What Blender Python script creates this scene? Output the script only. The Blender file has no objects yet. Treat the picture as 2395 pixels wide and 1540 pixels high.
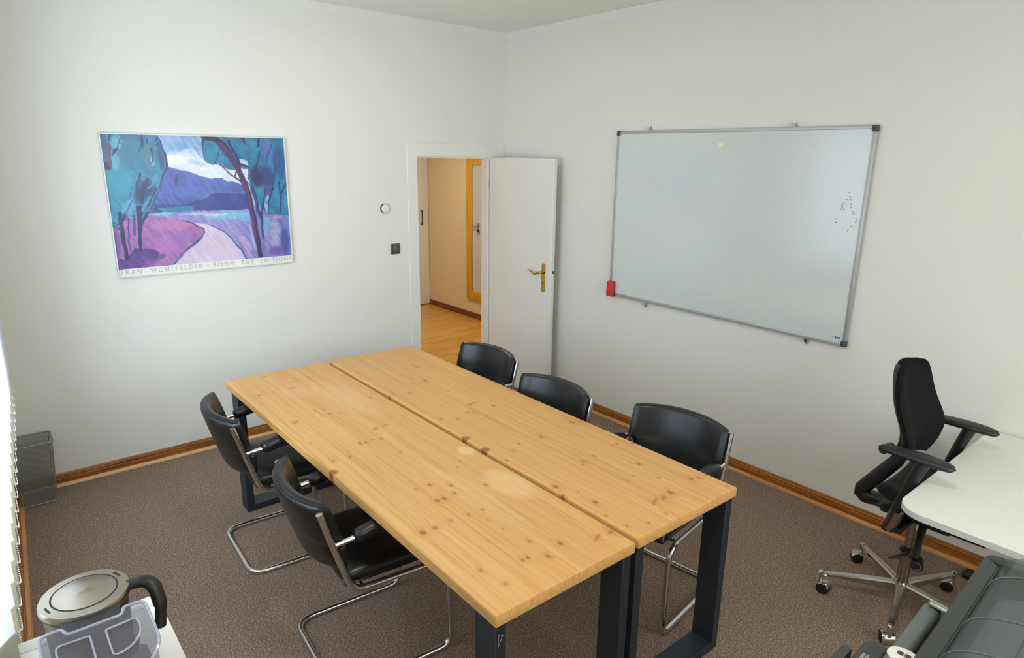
import bpy, bmesh, math, random
import numpy as np
from mathutils import Vector, Matrix, Quaternion
random.seed(7)
PI = math.pi
C = bpy.context.scene.collection
SC = bpy.context.scene

# ------------------------------------------------------------------ camera
cam = bpy.data.cameras.new('camera'); camo = bpy.data.objects.new('camera', cam); C.objects.link(camo)
CX, CY, CZ, YAW, PITCH, ROLL, FPX = -3.69428, -4.5636, 1.99727, 0.6944526, -0.2587879, 0.0141015, 1535.114
F = Vector((math.sin(YAW)*math.cos(PITCH), math.cos(YAW)*math.cos(PITCH), math.sin(PITCH)))
R0 = Vector((math.cos(YAW), -math.sin(YAW), 0)); U0 = R0.cross(F)
Rv = math.cos(ROLL)*R0 + math.sin(ROLL)*U0; Uv = -math.sin(ROLL)*R0 + math.cos(ROLL)*U0
m = Matrix.Identity(4)
for i in range(3):
    m[i][0], m[i][1], m[i][2], m[i][3] = Rv[i], Uv[i], -F[i], (CX, CY, CZ)[i]
camo.matrix_world = m
cam.sensor_fit = 'HORIZONTAL'; cam.sensor_width = 36.0; cam.lens = 36.0*FPX/2395.0
cam.clip_start = 0.05; cam.clip_end = 100
SC.camera = camo
# ------------------------------------------------------------------ world, exposure, lights
SC.view_settings.view_transform = 'Standard'
try: SC.view_settings.look = 'None'
except Exception: pass
SC.view_settings.gamma = 1.0
SC.view_settings.use_curve_mapping = False
SC.view_settings.exposure = 0.09
w = bpy.data.worlds.new('world'); SC.world = w; w.use_nodes = True
w.node_tree.nodes['Background'].inputs[0].default_value = (0.80, 0.90, 1.0, 1)
w.node_tree.nodes['Background'].inputs[1].default_value = 1.2
SC.cycles.max_bounces = 10; SC.cycles.diffuse_bounces = 6; SC.cycles.transparent_max_bounces = 16

def area_light(name, loc, target, sx, sy, power, color, spread=PI):
    l = bpy.data.lights.new(name, 'AREA'); l.shape = 'RECTANGLE'; l.size = sx; l.size_y = sy
    l.energy = power; l.color = color; l.spread = spread
    o = bpy.data.objects.new(name, l); C.objects.link(o); o.location = loc
    o.rotation_euler = (Vector(target) - Vector(loc)).to_track_quat('-Z', 'Y').to_euler()
    return o
# daylight through the left window (behind the vertical blind)
area_light('window_daylight', (-4.12, -1.9, 1.62), (-2.0, -1.85, 1.35), 2.1, 1.5, 118, (0.88, 0.94, 1.0))
# daylight through the windows of the wall behind the camera
area_light('rear_window_daylight', (-1.9, -6.35, 1.75), (-1.9, 0, 1.35), 2.6, 1.5, 78, (1.0, 0.97, 0.92))
# the room's two round ceiling lamps (just above the picture's top edge)
for lx, ly, lw_ in ((-1.72, -1.30, 6), (-2.55, -3.95, 21)):
    area_light('ceiling_lamp_light', (lx, ly, 2.885), (lx, ly, 0), 0.30, 0.30, lw_, (1.0, 0.95, 0.85))
# the hallway's ceiling lamp
area_light('hallway_lamp_light', (-0.1, 1.6, 2.5), (-0.1, 1.6, 0), 0.5, 0.5, 21, (1.0, 0.87, 0.70))

# ------------------------------------------------------------------ colour and materials
def lin(c):
    return tuple((x/255/12.92 if x/255 <= 0.04045 else ((x/255+0.055)/1.055)**2.4) for x in c)
def mat(name, rgb, rough=0.5, metal=0.0, spec=0.5, bump=None, coat=0.0, aniso=0.0, alpha=1.0, sheen=0.0):
    M = bpy.data.materials.new(name); M.use_nodes = True
    nt = M.node_tree; b = nt.nodes['Principled BSDF']
    c = lin(rgb)
    b.inputs['Base Color'].default_value = (*c, 1); b.inputs['Roughness'].default_value = rough
    b.inputs['Metallic'].default_value = metal
    b.inputs['Specular IOR Level'].default_value = spec
    b.inputs['Coat Weight'].default_value = coat
    b.inputs['Anisotropic'].default_value = aniso
    b.inputs['Alpha'].default_value = alpha
    b.inputs['Sheen Weight'].default_value = sheen
    # every material is procedural: a faint noise breaks up its colour (and bumps it where asked)
    tc = nt.nodes.new('ShaderNodeTexCoord'); ns = nt.nodes.new('ShaderNodeTexNoise')
    sc, st, dist = bump if bump else (60.0, 0.0, 0.001)
    ns.inputs['Scale'].default_value = sc; ns.inputs['Detail'].default_value = 4
    nt.links.new(tc.outputs['Object'], ns.inputs['Vector'])
    mx = nt.nodes.new('ShaderNodeMix'); mx.data_type = 'RGBA'
    mx.inputs['A'].default_value = (*[x*0.95 for x in c], 1); mx.inputs['B'].default_value = (*[min(1, x*1.05) for x in c], 1)
    nt.links.new(ns.outputs['Fac'], mx.inputs['Factor']); nt.links.new(mx.outputs['Result'], b.inputs['Base Color'])
    if st > 0:
        bp = nt.nodes.new('ShaderNodeBump'); bp.inputs['Strength'].default_value = st; bp.inputs['Distance'].default_value = dist
        nt.links.new(ns.outputs['Fac'], bp.inputs['Height']); nt.links.new(bp.outputs['Normal'], b.inputs['Normal'])
    return M
def nd(M, t, **kw):
    n = M.node_tree.nodes.new(t)
    for k, v in kw.items(): setattr(n, k, v)
    return n
def lk(M, a, b): M.node_tree.links.new(a, b)
def mixc(M, fac, a, b, blend='MIX'):
    n = nd(M, 'ShaderNodeMix', data_type='RGBA', blend_type=blend)
    for s, v in (('Factor', fac), ('A', a), ('B', b)):
        if hasattr(v, 'is_output') or isinstance(v, bpy.types.NodeSocket): lk(M, v, n.inputs[s])
        elif isinstance(v, tuple): n.inputs[s].default_value = (*v, 1) if len(v) == 3 else v
        else: n.inputs[s].default_value = v
    return n.outputs['Result']
def mth(M, op, a, b=0.0, clamp=False):
    n = nd(M, 'ShaderNodeMath', operation=op, use_clamp=clamp)
    for i, v in enumerate((a, b)):
        if isinstance(v, bpy.types.NodeSocket): lk(M, v, n.inputs[i])
        else: n.inputs[i].default_value = v
    return n.outputs[0]
def objco(M, scale=(1, 1, 1)):
    tc = nd(M, 'ShaderNodeTexCoord'); mp = nd(M, 'ShaderNodeMapping'); mp.inputs['Scale'].default_value = scale
    lk(M, tc.outputs['Object'], mp.inputs['Vector']); return mp.outputs[0]
def noise(M, vec, scale, detail=4, rough=0.5, dist=0.0):
    n = nd(M, 'ShaderNodeTexNoise'); n.inputs['Scale'].default_value = scale; n.inputs['Detail'].default_value = detail
    n.inputs['Roughness'].default_value = rough; n.inputs['Distortion'].default_value = dist
    lk(M, vec, n.inputs['Vector']); return n.outputs['Fac']
def ramp(M, fac, stops):
    n = nd(M, 'ShaderNodeValToRGB'); e = n.color_ramp.elements
    while len(e) < len(stops): e.new(0.5)
    for i, (p, c) in enumerate(stops): e[i].position = p; e[i].color = (*lin(c), 1)
    lk(M, fac, n.inputs['Fac']); return n.outputs['Color']
def bump(M, h, strength, dist):
    n = nd(M, 'ShaderNodeBump'); n.inputs['Strength'].default_value = strength; n.inputs['Distance'].default_value = dist
    lk(M, h, n.inputs['Height']); lk(M, n.outputs['Normal'], bsdf(M).inputs['Normal'])
def bsdf(M): return M.node_tree.nodes['Principled BSDF']

def plain(name, rough=0.5, spec=0.5):
    M = bpy.data.materials.new(name); M.use_nodes = True
    bsdf(M).inputs['Roughness'].default_value = rough; bsdf(M).inputs['Specular IOR Level'].default_value = spec
    return M
# white woodchip wallpaper
WALL = plain('white_wallpaper', 0.85, 0.25)
v = objco(WALL); n1 = noise(WALL, v, 55, 3, 0.6); n2 = noise(WALL, v, 260, 2, 0.5)
lk(WALL, mixc(WALL, n1, lin((219, 219, 212)), lin((226, 226, 219))), bsdf(WALL).inputs['Base Color'])
bump(WALL, mth(WALL, 'ADD', n1, mth(WALL, 'MULTIPLY', n2, 0.4)), 0.35, 0.004)
CEIL = mat('white_ceiling_paint', (232, 234, 226), 0.9, spec=0.2, bump=(70, 0.15, 0.002))
TRIMW = mat('white_trim_paint', (224, 224, 218), 0.45, bump=(40, 0.05, 0.001))
DOORW = mat('white_door_lacquer', (222, 222, 216), 0.35, bump=(30, 0.04, 0.001))
HALLW = mat('cream_hall_paint', (222, 208, 174), 0.85, spec=0.2, bump=(60, 0.2, 0.003))
# carpet
CARPET = plain('grey_brown_carpet', 0.95, 0.1)
v = objco(CARPET); a = noise(CARPET, v, 130, 3, 0.85); b_ = noise(CARPET, v, 60, 2, 0.6); c_ = noise(CARPET, v, 2.2, 2)
col = ramp(CARPET, a, [(0.34, (68, 54, 44)), (0.46, (128, 110, 94)), (0.55, (154, 134, 116)), (0.66, (216, 196, 174))])
col = mixc(CARPET, mth(CARPET, 'MULTIPLY', b_, 0.35), col, lin((138, 118, 102)))
col = mixc(CARPET, mth(CARPET, 'MULTIPLY', c_, 0.2), col, lin((122, 110, 102)))
lk(CARPET, col, bsdf(CARPET).inputs['Base Color']); bump(CARPET, mth(CARPET, 'ADD', a, b_), 0.8, 0.006)
# baseboard wood
def wood(name, dark, mid, light, axis='Y', rough=0.4, scale=1.0):
    M = plain(name, rough, 0.5)
    s = {'X': (1.2, 22, 22), 'Y': (22, 1.2, 22), 'Z': (22, 22, 1.2)}[axis]
    v = objco(M, tuple(q*scale for q in s)); a = noise(M, v, 2.2, 6, 0.65, 0.6); b = noise(M, objco(M, tuple(q*scale*0.18 for q in s)), 2.0, 2)
    f = mth(M, 'ADD', mth(M, 'MULTIPLY', a, 0.75), mth(M, 'MULTIPLY', b, 0.25))
    lk(M, ramp(M, f, [(0.36, dark), (0.5, mid), (0.66, light)]), bsdf(M).inputs['Base Color'])
    bump(M, a, 0.1, 0.001)
    return M
BASE_X = wood('stained_baseboard_wood', (104, 58, 18), (150, 92, 34), (178, 116, 50), 'X')
BASE_Y = wood('stained_baseboard_wood_side', (110, 60, 14), (156, 94, 28), (184, 120, 44), 'Y')
QR_X = wood('pale_quarter_round', (190, 146, 96), (214, 172, 122), (230, 192, 142), 'X')
QR_Y = wood('pale_quarter_round_side', (180, 122, 66), (204, 146, 88), (220, 168, 110), 'Y')
MIRW = wood('honey_pine_frame', (180, 132, 16), (206, 156, 26), (220, 172, 44), 'Z', 0.45)
# hall parquet
PARQ = plain('oak_parquet', 0.3, 0.5)
v = objco(PARQ); br = nd(PARQ, 'ShaderNodeTexBrick'); br.offset = 0.37; br.squash = 1.0
br.inputs['Scale'].default_value = 1.0; br.inputs['Brick Width'].default_value = 0.48; br.inputs['Row Height'].default_value = 0.065
br.inputs['Mortar Size'].default_value = 0.0009; br.inputs['Bias'].default_value = 0.0
br.inputs['Color1'].default_value = (*lin((196, 142, 60)), 1); br.inputs['Color2'].default_value = (*lin((222, 170, 84)), 1); br.inputs['Mortar'].default_value = (*lin((150, 96, 40)), 1)
lk(PARQ, v, br.inputs['Vector'])
g = noise(PARQ, objco(PARQ, (2, 40, 1)), 1.5, 5, 0.6)
lk(PARQ, mixc(PARQ, mth(PARQ, 'MULTIPLY', g, 0.4), br.outputs['Color'], lin((182, 128, 48))), bsdf(PARQ).inputs['Base Color'])
# pine tabletop: glued staves along y, knots come from a painted attribute
def pine(name, seed):
    M = plain(name, 0.42, 0.45)
    tc = nd(M, 'ShaderNodeTexCoord'); sep = nd(M, 'ShaderNodeSeparateXYZ'); lk(M, tc.outputs['Object'], sep.inputs[0])
    st = mth(M, 'FLOOR', mth(M, 'ADD', mth(M, 'MULTIPLY', sep.outputs['X'], 1/0.0465), seed))
    wn = nd(M, 'ShaderNodeTexWhiteNoise', noise_dimensions='1D'); lk(M, st, wn.inputs['W'])
    kn = nd(M, 'ShaderNodeAttribute', attribute_name='knot')
    ks = nd(M, 'ShaderNodeSeparateColor'); lk(M, kn.outputs['Color'], ks.inputs[0])
    # grain shifted per stave and bent around the knots
    cb = nd(M, 'ShaderNodeCombineXYZ')
    lk(M, mth(M, 'ADD', mth(M, 'MULTIPLY', sep.outputs['X'], 60), mth(M, 'ADD', mth(M, 'MULTIPLY', wn.outputs['Value'], 37), mth(M, 'MULTIPLY', ks.outputs['Green'], 1.3))), cb.inputs[0])
    lk(M, mth(M, 'ADD', mth(M, 'MULTIPLY', sep.outputs['Y'], 1.1), mth(M, 'MULTIPLY', wn.outputs['Value'], 11)), cb.inputs[1])
    lk(M, mth(M, 'MULTIPLY', sep.outputs['Z'], 30), cb.inputs[2])
    g1 = noise(M, cb.outputs[0], 1.0, 5, 0.6, 0.5); 
    cb2 = nd(M, 'ShaderNodeVectorMath', operation='SCALE'); lk(M, cb.outputs[0], cb2.inputs[0]); cb2.inputs['Scale'].default_value = 4.0
    g2 = noise(M, cb2.outputs[0], 1.0, 3, 0.6)
    f = mth(M, 'ADD', mth(M, 'MULTIPLY', g1, 0.65), mth(M, 'MULTIPLY', g2, 0.35))
    col = ramp(M, f, [(0.30, (178, 124, 64)), (0.45, (207, 158, 92)), (0.60, (217, 171, 107)), (0.72, (224, 185, 124))])
    col = mixc(M, mth(M, 'MULTIPLY', wn.outputs['Value'], 0.35), col, lin((204, 148, 84)))
    col = mixc(M, mth(M, 'MULTIPLY', ks.outputs['Blue'], 0.42), col, lin((240, 214, 168)))
    col = mixc(M, mth(M, 'MULTIPLY', ks.outputs['Green'], 0.35), col, lin((184, 112, 52)))
    col = mixc(M, mth(M, 'MULTIPLY', ks.outputs['Red'], 0.8), col, lin((124, 70, 34)))
    lk(M, col, bsdf(M).inputs['Base Color']); bump(M, g1, 0.06, 0.0008)
    return M
PINE1 = pine('pine_boards', 3.2); PINE2 = pine('pine_boards_second', 11.7)
LEGM = mat('dark_blue_grey_powder_coat', (34, 42, 50), 0.5, bump=(400, 0.15, 0.0005))
LEATH = plain('black_leather', 0.33, 0.5)
v = objco(LEATH); n1 = noise(LEATH, v, 220, 3, 0.6); n2 = noise(LEATH, objco(LEATH, (1, 5, 1)), 7, 3)
lk(LEATH, mixc(LEATH, n1, lin((16, 18, 20)), lin((27, 29, 31))), bsdf(LEATH).inputs['Base Color'])
bump(LEATH, mth(LEATH, 'ADD', mth(LEATH, 'MULTIPLY', n1, 0.12), n2), 0.22, 0.006)
CHROME = mat('chrome_tube', (218, 218, 218), 0.2, 1.0)
ALU = mat('polished_aluminium', (200, 198, 194), 0.2, 1.0)
DCHR = mat('smoked_chrome', (158, 148, 142), 0.2, 1.0)
BLKP = mat('black_plastic', (24, 25, 27), 0.45, bump=(500, 0.1, 0.0004))
BLKF = mat('black_fabric', (17, 19, 20), 0.9, spec=0.2, bump=(900, 0.5, 0.001), sheen=0.1)
MESHF = mat('dark_green_black_fabric', (19, 23, 22), 0.9, spec=0.15, bump=(700, 0.5, 0.001))
DESKW = mat('white_laminate', (224, 223, 214), 0.4)
EDGEW = mat('grey_white_edge_band', (200, 201, 198), 0.45)
FRAMEM = mat('brushed_aluminium_frame', (178, 180, 178), 0.42, 0.45)
WBOARD = mat('whiteboard_enamel', (204, 212, 210), 0.12, spec=0.8)
CORN = mat('grey_corner_plastic', (70, 70, 70), 0.5)
RED = mat('red_felt_and_plastic', (206, 44, 38), 0.55)
CREAM = mat('cream_magnet_plastic', (232, 220, 186), 0.45)
BRASS = mat('polished_brass', (196, 164, 78), 0.22, 1.0)
STEELD = mat('dark_steel', (90, 84, 78), 0.35, 0.9)
BRONZE = mat('bronze_switch_plastic', (98, 92, 74), 0.4, 0.3)
BRONZED = mat('dark_bronze_gap', (40, 38, 32), 0.5)
WHITEP = mat('white_plastic', (222, 222, 216), 0.45)
GREYP = mat('grey_plastic', (104, 108, 110), 0.45)
SPOUTM = mat('dark_grey_spout_plastic', (50, 54, 56), 0.5)
PRNT = mat('charcoal_printer_plastic', (50, 55, 54), 0.4, bump=(600, 0.1, 0.0004))
PRNTD = mat('dark_printer_recess', (38, 41, 42), 0.35)
PRNTL = mat('grey_printer_panel', (92, 98, 98), 0.4)
PAPER = mat('grey_paper_roll', (140, 150, 156), 0.7)
SILV = mat('silver_plastic', (150, 152, 146), 0.35, 0.4)
INK = mat('dark_ink', (44, 46, 48), 0.6)
MARK = mat('brown_marker_dots', (176, 150, 132), 0.6)
MARKW = mat('white_correction_mark', (236, 236, 230), 0.6)
BLUEM = mat('blue_print', (40, 120, 190), 0.6)
GREYT = mat('pale_grey_print', (176, 178, 172), 0.6)
PFRAME = mat('white_poster_frame', (214, 216, 214), 0.35)
BEAD = mat('white_beads', (236, 238, 242), 0.3)
OAKJ = mat('pine_window_trim', (190, 126, 66), 0.5)

def brushed(name, rgb, rough=0.28):
    M = mat(name, rgb, rough, 1.0, aniso=0.75)
    tg = nd(M, 'ShaderNodeTangent', direction_type='RADIAL', axis='Z'); lk(M, tg.outputs[0], bsdf(M).inputs['Tangent'])
    return M
STEEL = brushed('brushed_steel', (176, 168, 150))
STEELB = brushed('brushed_steel_body', (150, 146, 138), 0.35)
def glassy(name, rgb, rough, tfac, ior=1.45):
    M = bpy.data.materials.new(name); M.use_nodes = True; nt = M.node_tree; b = bsdf(M)
    b.inputs['Base Color'].default_value = (*lin(rgb), 1); b.inputs['Roughness'].default_value = rough
    t = nd(M, 'ShaderNodeBsdfTransparent'); t.inputs[0].default_value = (*[0.5+0.5*x for x in lin(rgb)], 1)
    ms = nd(M, 'ShaderNodeMixShader'); ns = noise(M, objco(M), 40, 2)
    lk(M, mth(M, 'ADD', mth(M, 'MULTIPLY', ns, 0.04), 1-tfac-0.02), ms.inputs[0])
    lk(M, t.outputs[0], ms.inputs[1]); lk(M, b.outputs[0], ms.inputs[2])
    lk(M, ms.outputs[0], nt.nodes['Material Output'].inputs['Surface'])
    return M
CLEAR = glassy('clear_violet_plastic', (182, 182, 190), 0.08, 0.84)
CLEARD = glassy('clear_plastic_well', (84, 84, 94), 0.06, 0.6)
RIM = glassy('clear_plastic_rim', (188, 188, 208), 0.08, 0.3)
SMOKE = glassy('smoked_clear_cover', (112, 120, 120), 0.1, 0.62)
SMOKEL = glassy('smoked_cover_ridge', (120, 128, 126), 0.3, 0.35)
PANE = glassy('window_glass', (235, 240, 245), 0.02, 0.92)
def translucent(name, rgb, tr):
    M = mat(name, rgb, 0.7, spec=0.2); b = bsdf(M)
    t = nd(M, 'ShaderNodeBsdfTranslucent'); t.inputs[0].default_value = (*lin(rgb), 1)
    ms = nd(M, 'ShaderNodeMixShader'); ms.inputs[0].default_value = tr
    lk(M, b.outputs[0], ms.inputs[1]); lk(M, t.outputs[0], ms.inputs[2])
    lk(M, ms.outputs[0], M.node_tree.nodes['Material Output'].inputs['Surface']); return M
SLAT = translucent('white_blind_fabric', (228, 231, 240), 0.30)
WEIGHT = mat('cream_slat_weight', (214, 209, 192), 0.6)
# wire mesh of the basket
WIRE = mat('grey_wire', (138, 138, 133), 0.45, 0.3)
WMESH = mat('grey_wire_mesh', (128, 128, 122), 0.5, 0.2)
tc = nd(WMESH, 'ShaderNodeTexCoord'); sp = nd(WMESH, 'ShaderNodeSeparateXYZ'); lk(WMESH, tc.outputs['Object'], sp.inputs[0])
def wires(a):
    f = mth(WMESH, 'FRACT', mth(WMESH, 'MULTIPLY', a, 1/0.0035)); return mth(WMESH, 'LESS_THAN', f, 0.27)
fz = wires(sp.outputs['Z']); fxy = wires(mth(WMESH, 'ADD', sp.outputs['X'], sp.outputs['Y']))
fm = mth(WMESH, 'MAXIMUM', fz, fxy); ms = nd(WMESH, 'ShaderNodeMixShader'); tp = nd(WMESH, 'ShaderNodeBsdfTransparent')
lk(WMESH, fm, ms.inputs[0]); lk(WMESH, tp.outputs[0], ms.inputs[1]); lk(WMESH, bsdf(WMESH).outputs[0], ms.inputs[2])
lk(WMESH, ms.outputs[0], WMESH.node_tree.nodes['Material Output'].inputs['Surface'])

# ------------------------------------------------------------------ mesh helpers
def obj(name, bm, material, parent=None, smooth=True, angle=40):
    me = bpy.data.meshes.new(name); bmesh.ops.recalc_face_normals(bm, faces=bm.faces[:]); bm.to_mesh(me); bm.free()
    if isinstance(material, (list, tuple)):
        for q in material: me.materials.append(q)
    else: me.materials.append(material)
    if smooth:
        for p in me.polygons: p.use_smooth = True
        me.set_sharp_from_angle(angle=math.radians(angle))
    o = bpy.data.objects.new(name, me); C.objects.link(o)
    if parent is not None: o.parent = parent
    return o
def tag(o, label, cat, group=None, kind=None):
    o['label'] = label; o['category'] = cat
    if group: o['group'] = group
    if kind: o['kind'] = kind
    return o
def thing(name, label, cat, loc=(0, 0, 0), rz=0.0, group=None):
    o = bpy.data.objects.new(name, None); C.objects.link(o); o.location = loc; o.rotation_euler = (0, 0, rz)
    o.empty_display_size = 0.05
    return tag(o, label, cat, group)
def struct(name, bm, material, label=None, parent=None, smooth=False):
    o = obj(name, bm, material, parent, smooth)
    if parent is None:
        o['kind'] = 'structure'
        if label: o['label'] = label; o['category'] = name.split('_')[0]
    return o
def box(bm, x0, x1, y0, y1, z0, z1, bevel=0.0, seg=2, mtx=None, mi=0):
    r = bmesh.ops.create_cube(bm, size=1.0); vs = r['verts']
    for q in vs: q.co = Vector(((x0+x1)/2 + q.co.x*(x1-x0), (y0+y1)/2 + q.co.y*(y1-y0), (z0+z1)/2 + q.co.z*(z1-z0)))
    fs = set(f for q in vs for f in q.link_faces)
    if bevel > 0:
        es = list(set(e for q in vs for e in q.link_edges))
        rr = bmesh.ops.bevel(bm, geom=es, offset=bevel, segments=seg, profile=0.5, affect='EDGES')
        fs = set(rr['faces']) | set(f for f in fs if f.is_valid); vs = list(set(q for f in fs for q in f.verts))
    if mtx is not None: bmesh.ops.transform(bm, matrix=mtx, verts=vs)
    for f in fs: f.material_index = mi
    return bm
def B(*a, **k): return box(bmesh.new(), *a, **k)
def fillet(pts, radii, n=6):
    out = [Vector(pts[0])]
    for i in range(1, len(pts)-1):
        p, a, b = Vector(pts[i]), Vector(pts[i-1]), Vector(pts[i+1]); r = radii[i-1] if isinstance(radii, (list, tuple)) else radii
        u, v_ = (a-p).normalized(), (b-p).normalized(); ang = u.angle(v_)
        if ang > PI-0.02 or r <= 0: out.append(p); continue
        d = min(r/math.tan(ang/2), 0.49*(a-p).length, 0.49*(b-p).length); A, Bq = p+u*d, p+v_*d
        for k in range(n+1):
            t = k/n; out.append(A*(1-t)**2 + p*2*t*(1-t) + Bq*t*t)
    out.append(Vector(pts[-1])); return out
def tube(bm, path, r, n=12, closed=False, caps=True, mi=0, flat=1.0, up=None):
    path = [Vector(p) for p in path]; N = len(path); rings = []
    rs = r if isinstance(r, (list, tuple)) else [r]*N
    t0 = (path[1]-path[0]).normalized(); nrm = (Vector(up) if up else (Vector((0, 0, 1)) if abs(t0.z) < 0.9 else Vector((1, 0, 0))))
    nrm = (nrm - t0*nrm.dot(t0)).normalized(); prev = t0
    for i, p in enumerate(path):
        if closed: t = (path[(i+1) % N]-path[i-1]).normalized()
        else: t = (path[min(i+1, N-1)]-path[max(i-1, 0)]).normalized()
        nrm = prev.rotation_difference(t) @ nrm; nrm = (nrm - t*nrm.dot(t)).normalized(); prev = t
        bn = t.cross(nrm)
        rings.append([bm.verts.new(p + (nrm*math.cos(a)*flat + bn*math.sin(a))*rs[i]) for a in (2*PI*k/n for k in range(n))])
    fs = []
    for i in range(N if closed else N-1):
        A, Bq = rings[i], rings[(i+1) % N]
        for k in range(n): fs.append(bm.faces.new((A[k], A[(k+1) % n], Bq[(k+1) % n], Bq[k])))
    if caps and not closed:
        fs.append(bm.faces.new(rings[0][::-1])); fs.append(bm.faces.new(rings[-1]))
    for f in fs: f.material_index = mi
    return bm
def T(path, r, **k): return tube(bmesh.new(), path, r, **k)
def lathe(bm, prof, n=48, center=(0, 0, 0), mi=0, sx=1.0, sy=1.0):
    cx, cy, cz = center; rings = []
    for (r, z) in prof:
        if r < 1e-6: rings.append([bm.verts.new((cx, cy, cz+z))])
        else: rings.append([bm.verts.new((cx+sx*r*math.cos(2*PI*k/n), cy+sy*r*math.sin(2*PI*k/n), cz+z)) for k in range(n)])
    for A, Bq in zip(rings[:-1], rings[1:]):
        for k in range(n):
            a0, a1 = A[k % len(A)], A[(k+1) % len(A)]; b0, b1 = Bq[k % len(Bq)], Bq[(k+1) % len(Bq)]
            vs = [a0, a1, b1, b0]; u = []
            for q in vs:
                if q not in u: u.append(q)
            if len(u) > 2:
                f = bm.faces.new(u); f.material_index = mi
    return bm
def prism(bm, poly, z0, z1, bevel=0.0, seg=3, mi=0):
    bot = [bm.verts.new((x, y, z0)) for x, y in poly]; top = [bm.verts.new((x, y, z1)) for x, y in poly]
    n = len(poly); fs = [bm.faces.new(bot[::-1]), bm.faces.new(top)]
    for k in range(n): fs.append(bm.faces.new((bot[k], bot[(k+1) % n], top[(k+1) % n], top[k])))
    for f in fs: f.material_index = mi
    if bevel > 0:
        es = [e for e in bm.edges if e.verts[0] in top and e.verts[1] in top] + [e for e in bm.edges if e.verts[0] in bot and e.verts[1] in bot]
        bmesh.ops.bevel(bm, geom=es, offset=bevel, segments=seg, profile=0.5, affect='EDGES')
    return bm
def rrect(x0, x1, y0, y1, r, n=6):
    rs = r if isinstance(r, (list, tuple)) else [r]*4      # corners: x1y1, x0y1, x0y0, x1y0
    out = []
    for (cx, cy, a0), q in zip(((x1, y1, 0), (x0, y1, PI/2), (x0, y0, PI), (x1, y0, 1.5*PI)), rs):
        sx = -1 if cx == x1 else 1; sy = -1 if cy == y1 else 1
        if q <= 0: out.append((cx, cy)); continue
        for k in range(n+1):
            a = a0 + PI/2*k/n; out.append((cx+sx*q+q*math.cos(a), cy+sy*q+q*math.sin(a)))
    return out
def resample(pts, n):
    pts = [Vector(p) for p in pts]; d = [0.0]
    for a, b in zip(pts[:-1], pts[1:]): d.append(d[-1]+(b-a).length)
    out = []
    for k in range(n):
        t = 0.5-0.5*math.cos(PI*k/(n-1)); s_ = t*d[-1]; i = 0
        while i < len(d)-2 and d[i+1] < s_: i += 1
        out.append(pts[i].lerp(pts[i+1], (s_-d[i])/max(1e-9, d[i+1]-d[i])))
    return out
def sheet(bm, fn, nu, nv, mi=0, closed_u=False):
    g = [[bm.verts.new(fn(i/nu, j/nv)) for j in range(nv+1)] for i in range(nu if closed_u else nu+1)]
    M_ = len(g)
    for i in range(nu):
        for j in range(nv):
            f = bm.faces.new((g[i][j], g[(i+1) % M_][j], g[(i+1) % M_][j+1], g[i][j+1])); f.material_index = mi
    return g
def pad(bm, outline_fn, thick, nu=16, nv=16, puff=0.3, mi=0):
    """cushion: a closed shell around a mid surface; outline_fn(u,v)->(point, normal), u,v in -1..1 (square mapped)"""
    top, bot = [], []
    for i in range(nu+1):
        ra, rb = [], []
        for j in range(nv+1):
            u, v_ = -1+2*i/nu, -1+2*j/nv
            p, n_ = outline_fn(u, v_)
            e = (1-abs(u)**10)*(1-abs(v_)**10); h = thick/2*(0.0 + e**0.35)*(1-puff + puff*(1-u*u)*(1-v_*v_))
            ra.append((Vector(p) + Vector(n_)*h)); rb.append((Vector(p) - Vector(n_)*h))
        top.append(ra); bot.append(rb)
    vt = [[bm.verts.new(q) for q in r] for r in top]
    vb = [[(vt[i][j] if i in (0, nu) or j in (0, nv) else bm.verts.new(bot[i][j])) for j in range(nv+1)] for i in range(nu+1)]
    for i in range(nu):
        for j in range(nv):
            bm.faces.new((vt[i][j], vt[i+1][j], vt[i+1][j+1], vt[i][j+1])).material_index = mi
            bm.faces.new((vb[i][j], vb[i][j+1], vb[i+1][j+1], vb[i+1][j])).material_index = mi
    return bm
def dup(root, loc, rz, label):
    r = root.copy(); C.objects.link(r); r.location = loc; r.rotation_euler = (0, 0, rz); r['label'] = label
    for ch in list(root.children):
        c = ch.copy(); C.objects.link(c); c.parent = r
        for g_ in ch.children:
            d = g_.copy(); C.objects.link(d); d.parent = c
    return r

# ------------------------------------------------------------------ the room
H = 2.977
WT = 0.07; DL, DR, DH = -0.889, -0.192, 1.98            # door opening
XL = lambda y: -3.70 + 0.045*y              # the window wall runs slightly out of square
YB = -6.0
bm = bmesh.new(); box(bm, -4.3, 0.2, YB-0.3, 0.0, -0.12, 0.0); struct('floor', bm, CARPET, 'grey-brown speckled carpet floor of the meeting room')
struct('ceiling', B(-4.3, 0.2, YB-0.3, 0.2, H, H+0.12), CEIL, 'plain white ceiling')
bm = bmesh.new(); box(bm, -4.3, DL, 0, WT, 0, H); box(bm, DL, DR, 0, WT, DH, H); box(bm, DR, 0.2, 0, WT, 0, H)
struct('wall_back', bm, WALL, 'white textured wall with the doorway and the painting')
struct('wall_right', B(0.0, 0.2, YB-0.3, 0, 0, H), WALL, 'white textured wall behind the whiteboard')
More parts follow.
